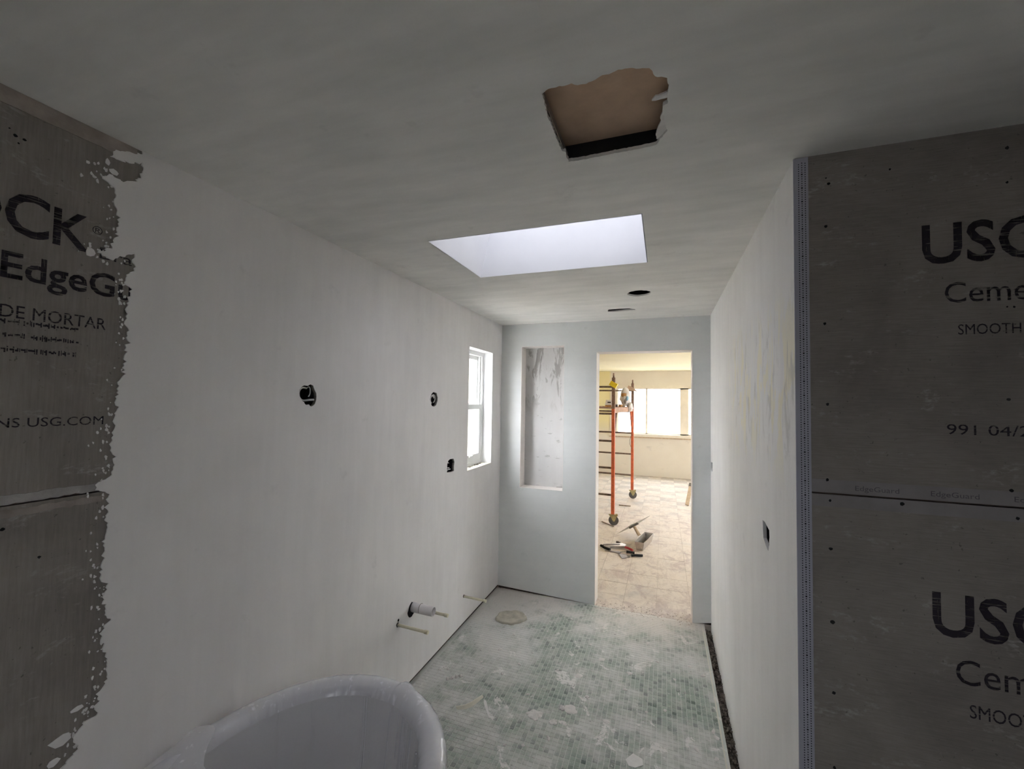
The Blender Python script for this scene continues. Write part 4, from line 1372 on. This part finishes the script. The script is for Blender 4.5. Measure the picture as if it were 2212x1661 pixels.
for k, (x, y, r, h, mt_, lab) in enumerate(((0.735, 6.9, 0.018, 0.05, 'steel_dark', 'tiny dark jar on the scaffold deck between the posts'),
                                            (0.785, 7.0, 0.030, 0.045, 'brown_print', 'small brown tub on the scaffold deck before the bag'))):
    j = MB().cyl((0, 0, 0), (0, 0, h * 0.8), r, r * 1.05, 16).build('small_jar', mt_, None, (x, y, 1.66))
    MB().cyl((0, 0, h * 0.8), (0, 0, h), r * 1.1, None, 16).build('lid', 'bag', j)
    tag(j, lab, 'jar')
tag(MB().tube([(0.905, 7.97, 1.19), (0.86, 7.96, 1.05), (0.865, 7.95, 0.98), (0.90, 7.96, 0.90)], 0.004, 6).build('wire', 'rung'), 'thin loose wire hanging on the far scaffold post', 'wire')

# ------------------------------------------------------------------ plasterer's tools on the far floor
hk = empty('plastering_hawk', (0.861, 5.762, 0.003))
tag(hk, 'thin metal plastering hawk tipped on its wooden handle', 'hawk')
e1 = Vector((0.435, 0.05, 0.285)).normalized()
e2 = (Vector((0, -1, 0.34)) - e1 * Vector((0, -1, 0.34)).dot(e1)).normalized()
nn = e1.cross(e2).normalized()
if nn.z > 0:
    nn = -nn
dg_ = 0.50
cn = e1 * (dg_ / 2)
cs_ = [Vector((0, 0, 0)), cn + e2 * (-dg_ * 0.34), e1 * dg_, cn + e2 * (dg_ * 0.34)]
low = min(c.z for c in cs_)
cs_ = [c - Vector((0, 0, low)) for c in cs_]
cn = cn - Vector((0, 0, low))
MB().add([c for c in cs_] + [c + nn * 0.003 for c in cs_], [(0, 1, 2, 3), (7, 6, 5, 4), (0, 4, 5, 1), (1, 5, 6, 2), (2, 6, 7, 3), (3, 7, 4, 0)]).build('plate', 'steel', hk)
m = Matrix((e1, e1.cross(nn), nn)).transposed().to_4x4()
m.translation = cn
MB().box(-0.065, 0.065, -0.03, 0.03, 0.003, 0.022, m).build('mount', 'steel_dark', hk)
hl = (cn.z - 0.02) / max(0.2, -nn.z)
MB().cyl(cn + nn * 0.02, cn + nn * hl, 0.019, 0.022, 16).build('handle', 'wood', hk)

pn = empty('mud_pan', (1.176, 5.225, 0.0), (0, 0, -0.215))
tag(pn, 'long steel mud pan with sloping sides on the dusty floor', 'mud pan')
PL = 0.44
tp, bt, hh, th = 0.056, 0.036, 0.100, 0.0025
ov = [(-bt, 0.008, 0.001), (bt, 0.008, 0.001), (bt, PL - 0.008, 0.001), (-bt, PL - 0.008, 0.001), (-tp, -0.006, hh), (tp, -0.006, hh), (tp, PL + 0.006, hh), (-tp, PL + 0.006, hh)]
iv = [(-bt + th, 0.008 + th, 0.004), (bt - th, 0.008 + th, 0.004), (bt - th, PL - 0.008 - th, 0.004), (-bt + th, PL - 0.008 - th, 0.004),
      (-tp + th, -0.006 + th, hh), (tp - th, -0.006 + th, hh), (tp - th, PL + 0.006 - th, hh), (-tp + th, PL + 0.006 - th, hh)]
MB().add(ov + iv, [(3, 2, 1, 0), (0, 1, 5, 4), (1, 2, 6, 5), (2, 3, 7, 6), (3, 0, 4, 7), (8, 9, 10, 11), (8, 12, 13, 9), (9, 13, 14, 10), (10, 14, 15, 11), (11, 15, 12, 8),
                    (4, 5, 13, 12), (5, 6, 14, 13), (6, 7, 15, 14), (7, 4, 12, 15)]).build('pan_body', 'steel', pn)
MB().cyl((tp + 0.001, 0.12, hh + 0.002), (tp + 0.001, PL - 0.02, hh + 0.002), 0.003, None, 8).build('blade_strip', 'steel', pn)
for q in ((tp, 0.12, hh + 0.003), (tp, PL - 0.02, hh + 0.003), (bt - 0.01, 0.002, 0.035)):
    blob('rivet', 'chip', pn, q, (0.006, 0.006, 0.005), 1.0, 0.1, 1)


def knife(label, loc, rz, bw, bl, grip, blade='steel', tilt=0.0, name='taping_knife', hl_=0.12):
    r = empty(name, loc, (0, tilt, rz))
    tag(r, label, 'trowel')
    slab(MB(), 'z', 0.004, 0.006, [(0, -bw / 2), (bl, -bw * 0.22), (bl, bw * 0.22), (0, bw / 2)]).build('blade', blade, r)
    MB().cyl((bl - 0.02, 0, 0.008), (bl + 0.03, 0, 0.012), 0.007, 0.009, 10).build('tang', 'steel', r)
    MB().tube([(bl + 0.02, 0, 0.013), (bl + 0.02 + hl_ * 0.4, 0, 0.017), (bl + 0.02 + hl_, 0, 0.014)], 0.0135, 10).build('grip', grip, r)
    return r


knife('taping knife with red handle in the middle of the tool pile', (0.93, 5.30, 0.012), -0.75, 0.13, 0.10, 'red', 'steel', 0.0)
knife('dark bladed taping knife at the front of the tool pile', (0.985, 4.955, 0.001), 0.35, 0.14, 0.10, 'black_grip', 'steel_dark', 0.0, hl_=0.13)
knife('broad steel taping knife pointing to the mud pan', (1.06, 5.36, 0.001), 2.9, 0.13, 0.10, 'steel_dark', 'steel', 0.0, hl_=0.05)
ft = empty('finishing_trowel', (0.72, 5.16, 0.0), (0, 0, 0.42))
tag(ft, 'long steel finishing trowel with black handle by the door edge', 'trowel')
slab(MB(), 'z', 0.030, 0.033, [(0.06, -0.05), (0.30, -0.05), (0.33, 0.0), (0.30, 0.05), (0.06, 0.05)]).build('blade', 'steel', ft)
MB().tube([(0.02, 0, 0.028), (0.1, 0, 0.036), (0.25, 0, 0.036)], 0.006, 8).build('tang', 'steel_dark', ft)
MB().tube([(0.02, 0.0, 0.026), (0.05, -0.06, 0.018), (0.095, -0.12, 0.016)], 0.015, 10).build('grip', 'black_grip', ft)
f2 = empty('margin_trowel', (0.80, 5.07, 0.0), (0, 0, 0.03))
tag(f2, 'narrow dark margin trowel lying under the steel blade', 'trowel')
slab(MB(), 'z', 0.006, 0.008, [(0.0, -0.012), (0.18, -0.03), (0.18, 0.03), (0.0, 0.012)]).build('blade', 'steel_dark', f2)
MB().tube([(0.17, 0, 0.008), (0.22, 0.0, 0.02), (0.25, 0, 0.02)], 0.006, 8).build('tang', 'steel', f2)
MB().cyl((0.24, 0, 0.020), (0.33, 0.005, 0.018), 0.015, 0.013, 12).build('grip', 'black_grip', f2)
tag(MB().cyl((0.60, 6.27, 0.006), (0.79, 6.09, 0.006), 0.006, None, 8).build('stick', 'stick'), 'thin brown stick by the near scaffold caster', 'stick')
tag(MB().cyl((0.735, 7.37, 0.008), (0.925, 7.38, 0.008), 0.008, None, 8).build('stick', 'stick'), 'short dark stick on the floor between the scaffold casters', 'stick')
pk = empty('leaning_plank', (1.815, 7.84, 0))
tag(pk, 'tan wooden board end propped up beside the right door jamb', 'board')
m = Matrix.Rotation(-0.62, 4, 'X') @ Matrix.Rotation(0.20, 4, 'Y')
MB().box(-0.03, 0.03, -0.012, 0.012, 0.012, 0.40, m).build('board', 'wood', pk)
MB().box(-0.034, 0.034, -0.02, 0.02, 0.36, 0.42, m).build('clip', 'steel_dark', pk)
